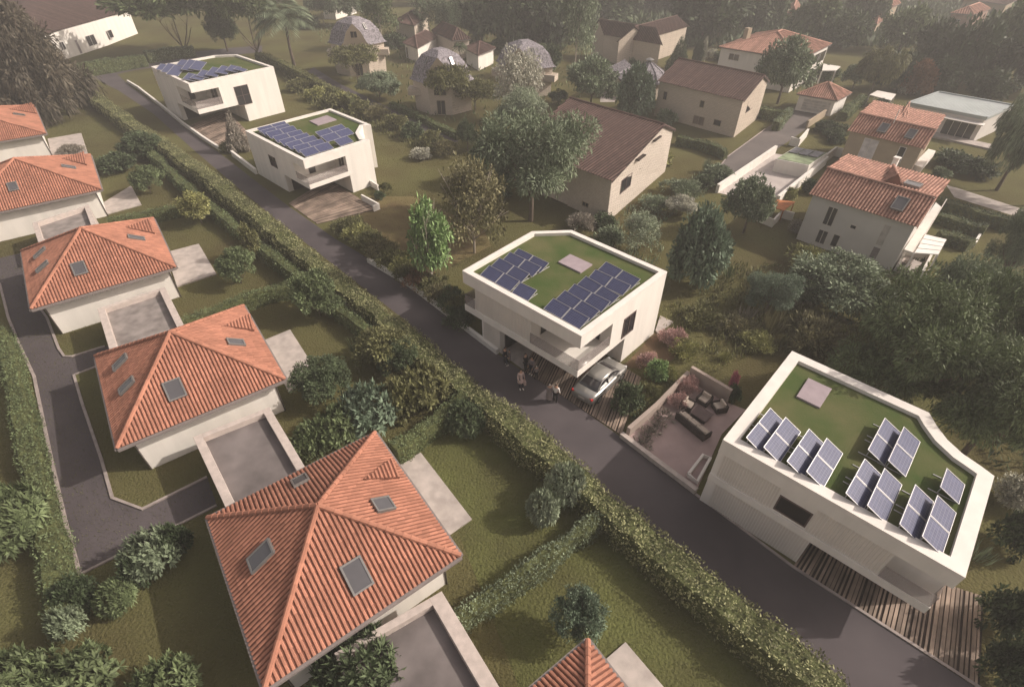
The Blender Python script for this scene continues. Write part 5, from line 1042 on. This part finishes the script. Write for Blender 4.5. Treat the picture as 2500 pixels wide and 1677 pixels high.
# ------------------------------------------------------------------ ground cover
def cover(name, label, pts, m, dens, h, asp=.12, spread=.8, patch=0., cat='plants', seed=1):
    rg = np.random.default_rng(seed); P = np.array([[p.x, p.y] for p in [at(*q) for q in pts]]); lo, hi = P.min(0), P.max(0); N = int((hi-lo).prod()*dens); xy = rg.uniform(lo, hi, (N, 2)); ins = np.zeros(N, bool); n = len(P)
    for i in range(n):
        (x0, y0), (x1, y1) = P[i], P[(i+1) % n]; c = ((y0 > xy[:, 1]) != (y1 > xy[:, 1])) & (xy[:, 0] < (x1-x0)*(xy[:, 1]-y0)/((y1-y0) if y1 != y0 else 1e-9)+x0); ins ^= c
    xy = xy[ins]
    if patch: f = np.sin(xy[:, 0]*.9+1)*np.cos(xy[:, 1]*1.1)+np.sin(xy[:, 0]*2.3-xy[:, 1]*1.7)*.6+rg.normal(0, .35, len(xy)); xy = xy[f > patch-1]
    N = len(xy); pos = np.concatenate([xy, np.zeros((N, 1))], 1); ax = np.concatenate([rg.normal(0, spread, (N, 2)), np.ones((N, 1))], 1); ln = h*rg.uniform(.4, 1.2, N)
    me = leaves_mesh(name, pos, ax, ax*np.array([1, 1, -.3])+rdir(rg, N)*.5, ln, ln*asp, LM[m], .3); tag(link(name, me), label, cat, kind='stuff')
cover('undergrowth', 'low mixed undergrowth of the wild garden behind the white houses', [(1700, 680), (1790, 640), (1900, 650), (2020, 720), (2010, 880), (1900, 860), (1800, 880), (1690, 860), (1640, 800), (1650, 740)], 'olive', 34, .55, .22, .8, .7, seed=2)
cover('undergrowth', 'dry yellowish undergrowth between terrace wall and wild garden', [(1600, 740), (1740, 760), (1800, 880), (1740, 920), (1660, 870), (1600, 800)], 'yellow', 16, .4, .16, .7, .9, seed=3)
cover('undergrowth', 'low plants along the road border', [(830, 545), (960, 620), (1080, 690), (1160, 770), (1150, 800), (1075, 745), (1000, 690), (905, 628), (822, 575)], 'olive', 60, .5, .2, .8, .5, seed=4)
cover('undergrowth', 'dark undergrowth beneath the giant trees', [(2020, 720), (2200, 640), (2600, 640), (2700, 1300), (2440, 1160), (2300, 1010), (2000, 860)], 'deep', 18, .6, .25, .9, .6, seed=5)
cover('undergrowth', 'undergrowth beneath the far wood', [(1750, 120), (2500, 120), (2800, 60), (3000, -60), (1500, -80), (1200, 0), (1250, 110), (1420, 110)], 'deep', 1.6, 2.2, .4, .9, .3, seed=6)
cover('undergrowth', 'undergrowth along the bank of the garden path', [(690, 170), (800, 225), (930, 285), (1080, 350), (1060, 380), (900, 320), (760, 260), (700, 215)], 'olive', 12, .7, .25, .8, .6, seed=7)
cover('undergrowth', 'undergrowth in the gardens around the domed houses', [(760, 60), (1400, 90), (1420, 260), (1180, 330), (1000, 270), (830, 190)], 'mid', 3.0, .8, .25, .8, 1.5, seed=8)
cover('undergrowth', 'low plants between centre white house and stone barn', [(1400, 560), (1640, 470), (1720, 420), (1760, 450), (1650, 520), (1600, 560), (1640, 660), (1620, 700)], 'sage', 16, .6, .22, .8, .9, seed=9)
cover('grass', 'mown grass of the gardens in front of the main hedge', [(0, 1677), (0, 560), (120, 300), (215, 215), (700, 610), (1200, 1000), (2050, 1700), (1200, 2200)], 'grass', 62, .10, .26, .6, cat='grass', seed=10)
cover('grass', 'grass of the middle gardens beyond the road', [(900, 330), (1250, 330), (1700, 420), (2000, 640), (1700, 900), (1200, 800), (820, 560)], 'grass', 10, .13, .3, .6, cat='grass', seed=11)
# ------------------------------------------------------------------ hedges
def hedge(label, pts, wd, h, m='olive', dens=70, leaf=.15, pxs=True, rough=.16, name='hedge', m2=None):
    pts = [at(*p, h*.0) if pxs else Vector(p) for p in pts]; line = resample(pts, .7); rg = np.random.default_rng(len(label)*7+int(abs(pts[0].x)*10)); n = len(line)
    wob = [rg.normal(0, rough*.6, 3) for _ in line]; core = MB(); L, Rr = strip_poly(line, 1.0); rings = []
    for i, p in enumerate(line):
        s = (L[i]-Rr[i]); s.z = 0; s.normalize(); ph = i*.7; w2 = wd/2*(.86+.09*math.sin(ph*.55+1)+.06*math.sin(ph*1.9))+wob[i][0]*.6; hh = h*(.93+.06*math.sin(ph*.38)+.04*math.sin(ph*1.3+2))+wob[i][1]*.7
        rings.append([p-s*w2, p-s*w2*1.04+Vector((0, 0, hh*.6)), p-s*w2*.8+Vector((0, 0, hh)), p+s*w2*.8+Vector((0, 0, hh)), p+s*w2*1.04+Vector((0, 0, hh*.6)), p+s*w2])
    vs = [q for r in rings for q in r]; fs = [(i*6+k, i*6+k+1, i*6+7+k, i*6+6+k) for i in range(n-1) for k in range(5)]+[(5, 4, 3, 2, 1, 0), tuple(range((n-1)*6, n*6))]; core.add(vs, fs)
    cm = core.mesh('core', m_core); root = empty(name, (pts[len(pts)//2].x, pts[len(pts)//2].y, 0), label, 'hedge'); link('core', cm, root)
    Ltot = sum((a-b).length for a, b in zip(line, line[1:])); N = int(Ltot*(wd+2*h)*dens); seg = rg.integers(0, n-1, N); t = rg.uniform(0, 1, N); fc = rg.uniform(0, wd+2*h, N)
    A0 = np.array([list(r[0]) for r in rings]); Pn = np.array([[list(q) for q in r] for r in rings]); P0, P1 = Pn[seg], Pn[seg+1]; Q = P0+(P1-P0)*t[:, None, None]
    side = Q[:, 5]-Q[:, 0]; side /= np.linalg.norm(side, axis=1, keepdims=True); ctr = (Q[:, 0]+Q[:, 5])/2; up = np.array([0, 0, 1.]); pos = np.empty((N, 3)); nrm = np.empty((N, 3))
    a = fc < h; b = (fc >= h) & (fc < h+wd); c = fc >= h+wd; hw = np.linalg.norm(Q[:, 5]-Q[:, 0], axis=1)[:, None]/2; ht = Q[:, 2, 2][:, None]
    pos[a] = (ctr-side*hw)[a]+up*(fc[a]/h)[:, None]*ht[a]; nrm[a] = -side[a]
    k = ((fc-h)/wd*2-1)[:, None]; pos[b] = (ctr+side*hw*k)[b]+up*ht[b]; nrm[b] = up
    pos[c] = (ctr+side*hw)[c]+up*((fc[c]-h-wd)/h)[:, None]*ht[c]; nrm[c] = side[c]
    lump = np.sin(pos[:, 0]*2.1+pos[:, 1]*1.3+pos[:, 2]*3)*.5+np.sin(pos[:, 0]*5.3-pos[:, 1]*4.1)*.5
    pos += nrm*(rg.uniform(-.02, rough, N)+lump*.06)[:, None]; pos[:, 2] = np.maximum(pos[:, 2], .02); ax = nrm*.5+rdir(rg, N)*.8+up*.15; ln = leaf*rg.uniform(.6, 1.4, N)
    me = leaves_mesh('foliage', pos, ax, nrm+rdir(rg, N)*.6, ln, ln*.5, LM[m]); link('foliage', me, root); return root
def mv(pts, z):  # hedge-top pixels -> ground pixels are not needed: place the centre line from its top at height z
    return [Vector((*at(u, v, z)[:2], 0)) for u, v in pts]
hedge('long main hedge running beside the whole road from top left to bottom', mv([(201, 205), (251, 249), (341, 312), (413, 359), (503, 424), (611, 508), (720, 598), (830, 688), (938, 775), (1045, 860), (1130, 932), (1207, 991), (1330, 1092), (1459, 1205), (1620, 1340), (1740, 1440), (1840, 1520), (1983, 1635), (2127, 1760)], 1.6), 1.9, 1.6, 'hedge', 95, .14, False, .22)
hedge('second lower green hedge tight against the main hedge, garden side', mv([(363, 365), (438, 437), (520, 505), (611, 578), (720, 665), (830, 748), (905, 808)], 1.3), .95, 1.3, 'mid', 75, .14, False)
hedge('left hedge along the outer side of the access drive', mv([(-12, 800), (12, 850), (38, 960), (52, 1040), (66, 1110), (92, 1225), (118, 1340), (133, 1430), (142, 1500)], 1.3), 1.15, 1.3, 'mid', 110, .12, False)
hedge('straight clipped hedge between the nearest garden and bottom garden', mv([(1112, 1508), (1290, 1388), (1470, 1252)], 1.2), .8, 1.2, 'sage', 140, .11, False)
hedge('clipped hedge behind the second garden, below the shrub bank', mv([(960, 1092), (1030, 1045), (1110, 985), (1150, 950)], 1.3), 1.0, 1.3, 'mid', 110, .12, False)
hedge('hedge between the third and second orange house gardens', mv([(442, 778), (520, 752), (596, 722), (704, 690)], 1.3), .9, 1.3, 'mid', 100, .12, False)
hedge('hedge between the fourth and third orange house gardens', mv([(262, 535), (340, 520), (431, 503), (490, 492)], 1.2), .9, 1.2, 'mid', 90, .13, False)
hedge('hedge between the fifth and fourth orange house gardens', mv([(223, 392), (270, 385), (350, 368)], 1.1), .9, 1.1, 'deep', 80, .14, False)
hedge('clipped hedge in front of the long white house across the road bend', mv([(187, 158), (270, 145), (349, 132)], 2.2), 1.4, 2.2, 'mid', 40, .24, False)
hedge('paler hedge section right of the clipped one, under the flat topped tree', mv([(352, 128), (400, 120), (470, 112)], 2.0), 1.4, 2.0, 'sage', 40, .24, False)
hedge('tall pale topped hedge from the fan palm down behind the farthest white house', mv([(628, 128), (690, 150), (740, 178), (800, 208), (860, 240)], 1.8), 1.5, 1.8, 'olive', 45, .22, False)
hedge('low dark hedge along the right side of the garden path', mv([(956, 250), (1010, 275), (1065, 300), (1120, 325)], .9), .9, .9, 'mid', 60, .18, False)
hedge('dark clipped hedge below the long beige barn', mv([(1655, 332), (1700, 340), (1740, 352), (1775, 368)], 1.2), 1.1, 1.2, 'deep', 60, .18, False)
hedge('clipped hedge from barn end toward the lane', mv([(1856, 262), (1920, 275)], 1.5), 1.0, 1.5, 'mid', 50, .2, False)
hedge('pale clipped hedge piece facing the lane by the garage', mv([(1898, 298), (1932, 262)], 1.3), 1.0, 1.3, 'sage', 50, .2, False)
hedge('flower dotted hedge right of the lane bend', mv([(2008, 293), (2045, 300), (2078, 312)], 1.2), 1.2, 1.2, 'dark', 50, .2, False)
hedge('tall hedge from the carport down beside the garage', mv([(2062, 272), (2085, 252), (2110, 232)], 1.4), 1.3, 1.4, 'mid', 50, .2, False)
hedge('flower dotted dark hedge right of the tiled houses, upper one', mv([(2295, 485), (2350, 500), (2420, 522), (2480, 540)], 1.2), 1.3, 1.2, 'dark', 60, .18, False)
hedge('dark hedge right of the tiled houses, lower one', mv([(2295, 520), (2350, 538), (2410, 556)], 1.0), 1.2, 1.0, 'deep', 60, .18, False)
hedge('short soft hedge beside the white awning', mv([(2298, 568), (2340, 572), (2378, 588)], 1.1), 1.3, 1.1, 'deep', 60, .18, False)
for x, y, wd_, h_, m, lb in ((2180, 365, 90, 1.6, 'deep', 'flowering dark shrub bank below the metal roofed house, left'), (2230, 385, 90, 1.6, 'dark', 'flowering dark shrub bank below the metal roofed house, right'), (2150, 395, 40, 1.0, 'sage', 'small grey bush under the beige house balcony'), (1885, 290, 50, 1.4, 'dark', 'flowering dark shrub by the lane wall'), (1905, 305, 46, 1.2, 'deep', 'round dark shrub below the lane wall shrub'),
      (1908, 318, 40, 1.1, 'dark', 'dark shrub right of the white angled wall'), (1975, 315, 50, 1.5, 'deep', 'white dotted dark shrub left of the beige house'), (2010, 240, 40, 1.4, 'deep', 'round green bush beside the small garage'), (1445, 150, 26, 2, 'deep', 'small bush in front of the round slate house'), (2075, 205, 40, 1.6, 'silver', 'silvery bush left of the metal roof'), (1660, 130, 60, 1.6, 'dark', 'dark low hedge bush behind the long beige barn'), (1625, 125, 30, 1.6, 'silver', 'pale flowering bush behind the long beige barn'),
      (1890, 168, 60, 2.2, 'mid', 'round bush under the villa pergola'), (1240, 118, 34, 2.2, 'mid', 'bush at the foot of dark trees behind right dome'), (905, 95, 60, 2.4, 'deep', 'dark bush beside the white outbuilding'), (1140, 100, 40, 2, 'mid', 'bush at the right end of the white bungalow'), (700, 50, 60, 3, 'deep', 'bush beneath the white house at the top edge'), (1145, 440, 50, 1.2, 'deep', 'dark undergrowth left of the largest feathery tree foot')):
    pc('bush', m, x, y, wd_, h_, lb)
# ------------------------------------------------------------------ parked car
def loft(sections, mats, name, parent, mi=0, smooth=True):
    b = MB(); n = len(sections[0]); vs = [p for s in sections for p in s]; fs = [(i*n+k, i*n+(k+1) % n, (i+1)*n+(k+1) % n, (i+1)*n+k) for i in range(len(sections)-1) for k in range(n)]
    fs += [tuple(range(n))[::-1], tuple(range((len(sections)-1)*n, len(sections)*n))]; b.add(vs, fs); me = b.mesh(name, mats, smooth); bm = bmesh.new(); bm.from_mesh(me); bmesh.ops.recalc_face_normals(bm, faces=bm.faces[:]); bm.to_mesh(me); bm.free(); return link(name, me, parent, False)
m_paint = mat('silver_paint', (.33, .32, .30), .28, .02, metal=.55, spec=.6); m_tyre = mat('tyre', (.02, .02, .02), .8); m_rim = mat('rim', (.5, .5, .5), .3, metal=.8); m_red = mat('tail_lamp', (.45, .02, .02), .25, spec=.7); m_lampg = mat('head_lamp', (.6, .6, .6), .15, spec=.8)
rw, fw_ = at(1462, 983), at(1515, 930); hd = (fw_-rw); ang = math.atan2(hd.y, hd.x); lft = Vector((-math.sin(ang), math.cos(ang), 0)); cc0 = (rw+fw_)/2+lft*.86
car = empty('parked_car', (cc0.x, cc0.y, .06), 'silver saloon car parked nose up on the striped timber deck', 'car', rz=ang)
def sec(x, hw, z0, zs, zt, ht):      # body ring: sill, shoulder, bonnet/boot level
    return [(x, -hw*.86, z0), (x, -hw, z0+.16), (x, -hw*1.0, zs), (x, -hw*.96, zs+.04), (x, -ht, zt), (x, ht, zt), (x, hw*.96, zs+.04), (x, hw, zs), (x, hw, z0+.16), (x, hw*.86, z0)]
S_ = [(-2.30, .66, .36, .70, .74, .55), (-2.24, .80, .28, .80, .90, .66), (-1.9, .87, .22, .86, .99, .72), (-1.35, .90, .20, .88, 1.0, .74), (-.6, .91, .19, .88, .96, .76), (.3, .91, .19, .87, .94, .76), (1.0, .90, .20, .84, .93, .74), (1.7, .88, .22, .76, .85, .70), (2.1, .82, .26, .68, .74, .64), (2.30, .66, .32, .56, .60, .52)]
loft([sec(*s) for s in S_], m_paint, 'body', car)
def cab(x, hw, zb, zt, ht): return [(x, -hw, zb), (x, -ht, zt), (x, -ht*.8, zt+.03), (x, ht*.8, zt+.03), (x, ht, zt), (x, hw, zb)]
loft([cab(-1.65, .74, .94, .97, .70), cab(-1.35, .76, .94, 1.15, .64), cab(-.85, .77, .93, 1.37, .58), (cab(-.2, .78, .93, 1.44, .57)), cab(.35, .78, .93, 1.42, .57), cab(.75, .77, .93, 1.28, .6), cab(1.25, .74, .92, .98, .68)], m_glass, 'windows', car)
loft([[(x, -h_, z), (x, -h_*.85, z+.035), (x, h_*.85, z+.035), (x, h_, z), (x, h_*.8, z-.05), (x, -h_*.8, z-.05)] for x, h_, z in ((-.95, .56, 1.36), (-.7, .60, 1.43), (-.2, .61, 1.465), (.3, .60, 1.45), (.5, .57, 1.39))], m_paint, 'roof', car)
b = MB()
for s in (-1, 1):
    b.tube([(-1.6, s*.74, .96), (-1.3, s*.68, 1.18), (-.9, s*.61, 1.38), (-.2, s*.60, 1.45), (.4, s*.60, 1.42), (.8, s*.63, 1.28), (1.3, s*.73, .95)], .035, 6); b.tube([(-.25, s*.62, 1.43), (-.3, s*.79, .93)], .03, 5)
link('pillars', b.mesh('pillars', m_paint, True), car, False)
for x in (-1.42, 1.40):
    for s in (-1, 1):
        wh = bpy.data.objects.new('wheel', None); b = MB(); b.tube([(x, s*.70, .31), (x, s*.91, .31)], .315, 20); t_ = link('wheel', b.mesh('wheel', m_tyre, False), car, False)
        b = MB(); b.tube([(x, s*.90, .31), (x, s*.925, .31)], .20, 14); r_ = link('rim', b.mesh('rim', m_rim), t_, False)
        b = MB(); b.tube([(x, s*.72, .36), (x, s*.895, .36)], .36, 20); 
for s in (-1, 1):
    b = MB(); b.box((-2.2, s*.66, .80), (.16, .32, .13), s*.25); link('tail_lamp', b.mesh('tail_lamp', m_red), car, False)
    b = MB(); b.box((2.12, s*.66, .64), (.2, .26, .12), -s*.45); link('headlight', b.mesh('headlight', m_lampg), car, False)
    b = MB(); b.box((.85, s*.98, .98), (.12, .2, .13)); link('mirror', b.mesh('mirror', m_paint), car, False)
b = MB(); b.box((-2.29, 0, .60), (.03, .5, .11)); link('number_plate', b.mesh('number_plate', m_wframe), car, False)
# ------------------------------------------------------------------ outdoor seating
m_wick = mat('dark_wicker', (.06, .045, .042), .8, .2, 8); m_cush = mat('beige_cushion', (.47, .40, .34), .9, .06)
def seat(name, label, px, rz, wd, group=None, n=1):
    P = at(*px); root = empty(name, (P.x, P.y, .035), label, name.replace('_', ' '), group, rz); dp = .78; b = MB()
    b.box((0, 0, .17), (wd, dp, .24)); b.box((0, dp/2-.05, .42), (wd, .10, .46)); 
    for s in (-1, 1): b.box((s*(wd/2-.05), -.03, .37), (.10, dp-.06, .30))
    for sx in (-1, 1):
        for sy in (-1, 1): b.box((sx*(wd/2-.06), sy*(dp/2-.06), .03), (.07, .07, .06))
    o = link('frame', b.mesh('frame', m_wick), root, False); bv = o.modifiers.new('b', 'BEVEL'); bv.width = .02
    for i in range(n):
        cw = (wd-.22)/n; x = -wd/2+.11+cw*(i+.5)
        for nm, c_, s_ in (('seat_cushion', (x, -.06, .36), (cw-.02, dp-.2, .14)), ('back_cushion', (x, dp/2-.2, .55), (cw-.03, .15, .36))):
            c = MB(); c.box(c_, s_); o = link(nm, c.mesh(nm, m_cush), root, False); bv = o.modifiers.new('b', 'BEVEL'); bv.width = .045; bv.segments = 3
    return root
ta = math.atan2((TW[1]-TW[0]).y, (TW[1]-TW[0]).x)
sc_ = lambda a, b: (1480+a*.1711, 850+b*.1711)
seat('armchair', 'wicker armchair with beige cushions next to the tall terrace wall', sc_(1385, 775), ta, .85, 'wicker armchairs')
seat('armchair', 'wicker armchair at the right, nearest to the big white house', sc_(1600, 880), ta-.55, .85, 'wicker armchairs')
seat('armchair', 'wicker armchair at the left beside the pink flowering plants', sc_(1140, 850), ta+1.75, .95, 'wicker armchairs')
seat('sofa', 'long wicker sofa with beige cushions facing the low table', sc_(1225, 1140), ta+math.pi-.15, 2.35, None, 3)
P = at(*sc_(1345, 985)); t_ = empty('coffee_table', (P.x, P.y, .035), 'low square dark coffee table in the middle of the outdoor seating', 'table', rz=ta); b = MB(); b.box((0, 0, .33), (1.15, 1.0, .06)); o = link('table_top', b.mesh('table_top', mat('dark_wood', (.10, .065, .062), .45, .15, 3)), t_, False)
b = MB(); b.box((0, 0, .16), (1.0, .85, .28)); link('base', b.mesh('base', m_wick), t_, False)
# ------------------------------------------------------------------ people
m_skin = mat('skin', (.42, .25, .17), .6, .03); m_hair = mat('dark_hair', (.025, .017, .013), .6); m_hairw = mat('white_hair', (.55, .52, .48), .7); m_shirt = mat('white_cloth', (.68, .64, .6), .85, .04, 4); m_blk = mat('black_cloth', (.018, .016, .02), .85); m_pinkc = mat('pale_pink_cloth', (.50, .37, .34), .85, .05, 4); m_greyc = mat('grey_cloth', (.23, .19, .185), .85, .08, 4); m_navy = mat('navy_cloth', (.03, .03, .045), .85)
def skin(name, pts, edges, rad, m, parent, lv=1, smooth=True):
    me = bpy.data.meshes.new(name); me.from_pydata(pts, edges, []); o = bpy.data.objects.new(name+'_src', me); COL.objects.link(o); o.modifiers.new('s', 'SKIN')
    sv = me.skin_vertices[0].data
    for i, r in enumerate(rad): sv[i].radius = (r, r) if not hasattr(r, '__len__') else r
    sv[0].use_root = True
    if lv: ss = o.modifiers.new('d', 'SUBSURF'); ss.levels = lv; ss.render_levels = lv
    dg = bpy.context.evaluated_depsgraph_get(); dg.update(); m2 = bpy.data.meshes.new_from_object(o.evaluated_get(dg)); bpy.data.objects.remove(o); m2.name = name; m2.materials.clear(); m2.materials.append(m)
    m2.polygons.foreach_set('use_smooth', [True]*len(m2.polygons)); return link(name, m2, parent, False)
def person(px, label, rz, h=1.74, top=m_shirt, legs=m_blk, hair=m_hair, stride=.12, arms=(.10, .10), coat=0, longhair=False, bag=None, fwd=(0, 0)):
    P = at(*px); k = h/1.74; root = empty('person', (P.x, P.y, .03), label, 'person', 'people in front of the centre white house', rz)
    V = {}; q = lambda x, y, z: (x*k, y*k, z*k)      # faces local -y
    pts = [q(0, 0, .95), q(0, .0, 1.12), q(0, .01, 1.32), q(0, .01, 1.44), q(0, 0, 1.50), q(0, -.015, 1.56), q(0, -.01, 1.64), q(0, 0, 1.70)]; rad = [.125*k, .115*k, .135*k, .09*k, .052*k, .062*k, .085*k, .06*k]; ed = [(i, i+1) for i in range(7)]
    def add(p, r, frm): pts.append(q(*p)); rad.append(r*k); ed.append((frm, len(pts)-1)); return len(pts)-1
    joints = {}
    for s, st, sw in ((-1, stride, arms[0]), (1, -stride, arms[1])):
        a = add((s*.09, 0, .90), .085, 0); b_ = add((s*.10, -st*.5, .50), .058, a); c = add((s*.10, st*.9 if st < 0 else -st*.6, .09), .037, b_); d = add((s*.105, (st*.9 if st < 0 else -st*.6)-.13, .03), .032, c)
        e = add((s*.17, .01, 1.42), .055, 3); f = add((s*.23, .02-sw*.3, 1.15), .040, e); g = add((s*.25, -.02-sw, .92), .030, f); h_ = add((s*.25, -.03-sw*1.1, .85), .028, g)
        joints[s] = (a, b_, c, d, e, f, g, h_)
        for i, (dx, L_) in enumerate(((-.028, .062), (-.01, .072), (.008, .068), (.024, .052))):
            f1 = add((s*.25, -.03-sw*1.1+dx, .81), .0095, h_); add((s*.245, -.035-sw*1.1+dx, .81-L_), .008, f1)
        add((s*.235, -.075-sw*1.1, .84), .010, h_)
    skin('body', pts, ed, rad, m_skin, root)
    idx = [0, 1, 2, 3]; tp = [pts[i] for i in idx]; tr = [.148*k, .140*k, .160*k, .105*k]; te = [(0, 1), (1, 2), (2, 3)]; tp[0] = (tp[0][0], tp[0][1], tp[0][2]-.04*k)
    for s in (-1, 1):
        j = joints[s]; n0 = len(tp); tp += [pts[j[4]], pts[j[5]], pts[j[6]]]; tr += [.072*k, .056*k, .045*k]; te += [(3, n0), (n0, n0+1), (n0+1, n0+2)]
    skin('coat' if coat else 'shirt', tp, te, tr, top, root)
    lp = [pts[0]]; lr = [.140*k]; le = []
    for s in (-1, 1):
        j = joints[s]; n0 = len(lp); lp += [pts[j[0]], pts[j[1]], pts[j[2]]]; lr += [.100*k, .073*k, .055*k]; le += [(0, n0), (n0, n0+1), (n0+1, n0+2)]
    skin('trousers', lp, le, lr, legs, root)
    if coat:
        b = MB(); n = 12; rings = []
        for z, r1, r2 in ((1.02, .17, .14), (.8, .20, .17), (.55, .23, .20), (coat, .25, .22)): rings.append([q(math.cos(a)*r1, math.sin(a)*r2, z) for a in [2*math.pi*i/n for i in range(n)]])
        b.add([p for r in rings for p in r], [(i*n+j, i*n+(j+1) % n, (i+1)*n+(j+1) % n, (i+1)*n+j) for i in range(3) for j in range(n)]); link('coat_skirt', b.mesh('coat_skirt', top, True), root, False)
    skin('hair', [q(0, .02, 1.60), q(0, .03, 1.67), q(0, .01, 1.725)]+([q(0, .07, 1.50), q(0, .08, 1.40)] if longhair else []), [(0, 1), (1, 2)]+([(0, 3), (3, 4)] if longhair else []), [.070*k, .092*k, .062*k]+([.06*k, .04*k] if longhair else []), hair, root)
    b = MB(); b.box(q(0, -.098, 1.615), (.022*k, .03*k, .04*k)); 
    for s in (-1, 1): b.box(q(s*.03, -.085, 1.64), (.02*k, .012*k, .012*k), 0, 1)
    b.box(q(0, -.083, 1.58), (.045*k, .01*k, .01*k), 0, 1); link('face', b.mesh('face', [m_skin, m_hair]), root, False)
    for s in (-1, 1):
        j = joints[s]; c = pts[j[2]]; d = pts[j[3]]; b = MB(); b.tube([(c[0], c[1]+.05, .04), ((c[0]+d[0])/2, (c[1]+d[1])/2, .045), (d[0], d[1]-.02, .03)], [.04*k, .05*k, .035*k], 8); link('shoe', b.mesh('shoe', m_shirt if legs is m_navy else m_blk, True), root, False)
    if bag:
        j = joints[bag]; c = pts[j[7]]; b = MB(); b.box((c[0], c[1], c[2]-.30), (.14, .34, .34)); o = b.mesh('handbag', m_pinkc); o = link('handbag', o, None); o.location = root.location; o.rotation_euler = (0, 0, rz); tag(o, 'pale pink bag hanging from the hand of the walker in the long jacket', 'bag')
    return root
zp = lambda a, b: (1200+a*.1711, 800+b*.1711)
person(zp(905, 1070), 'person in white shirt and black trousers standing right of the coated person', R(150), 1.76)
person(zp(815, 1050), 'person with white hair in a long grey coat beside the white shirted person', R(165), 1.62, m_greyc, m_greyc, m_hairw, .05, (.05, .25), coat=.30)
person(zp(415, 860), 'person walking on the road in pale pink jacket holding a bag', R(20), 1.7, m_pinkc, m_navy, m_hair, .2, (.15, .05), coat=.62, longhair=True, bag=1)
person(zp(195, 545), 'person dressed in black with white shoes by the dark carport door', R(120), 1.78, m_blk, m_navy, m_hair, .14)
person(zp(255, 490), 'small child in pale clothes next to the person in black', R(300), 1.15, m_greyc, m_greyc, m_hair, .05)
person(zp(480, 630), 'person in black standing in the shade of the house at the deck edge', R(60), 1.72, m_blk, m_blk, m_hair, .1, (.3, .1))
person(zp(570, 660), 'person in pale grey top and dark trousers in the shade, left of the child', R(330), 1.6, m_greyc, m_navy, m_hair, .1, (.1, .3), longhair=True)
person(zp(635, 740), 'child with light hair standing at the deck edge right of the shaded group', R(200), 1.3, m_greyc, m_blk, m_hairw, .06)
# ------------------------------------------------------------------ air
bm_ = MB(); bm_.obox((-420, -70, -1), (840, 0, 0), (0, 490, 0), (0, 0, 46)); hm = bpy.data.materials.new('haze'); hm.use_nodes = True; N = hm.node_tree.nodes; N.remove(N['Principled BSDF']); pv_ = N.new('ShaderNodeVolumePrincipled')
pv_.inputs['Density'].default_value = .0013; pv_.inputs['Color'].default_value = (.93, .91, .88, 1); pv_.inputs['Anisotropy'].default_value = .1; hm.node_tree.links.new(pv_.outputs[0], N['Material Output'].inputs['Volume'])
tag(bm_.build('haze', hm), 'thin pale brown haze in the air', 'haze', kind='stuff')
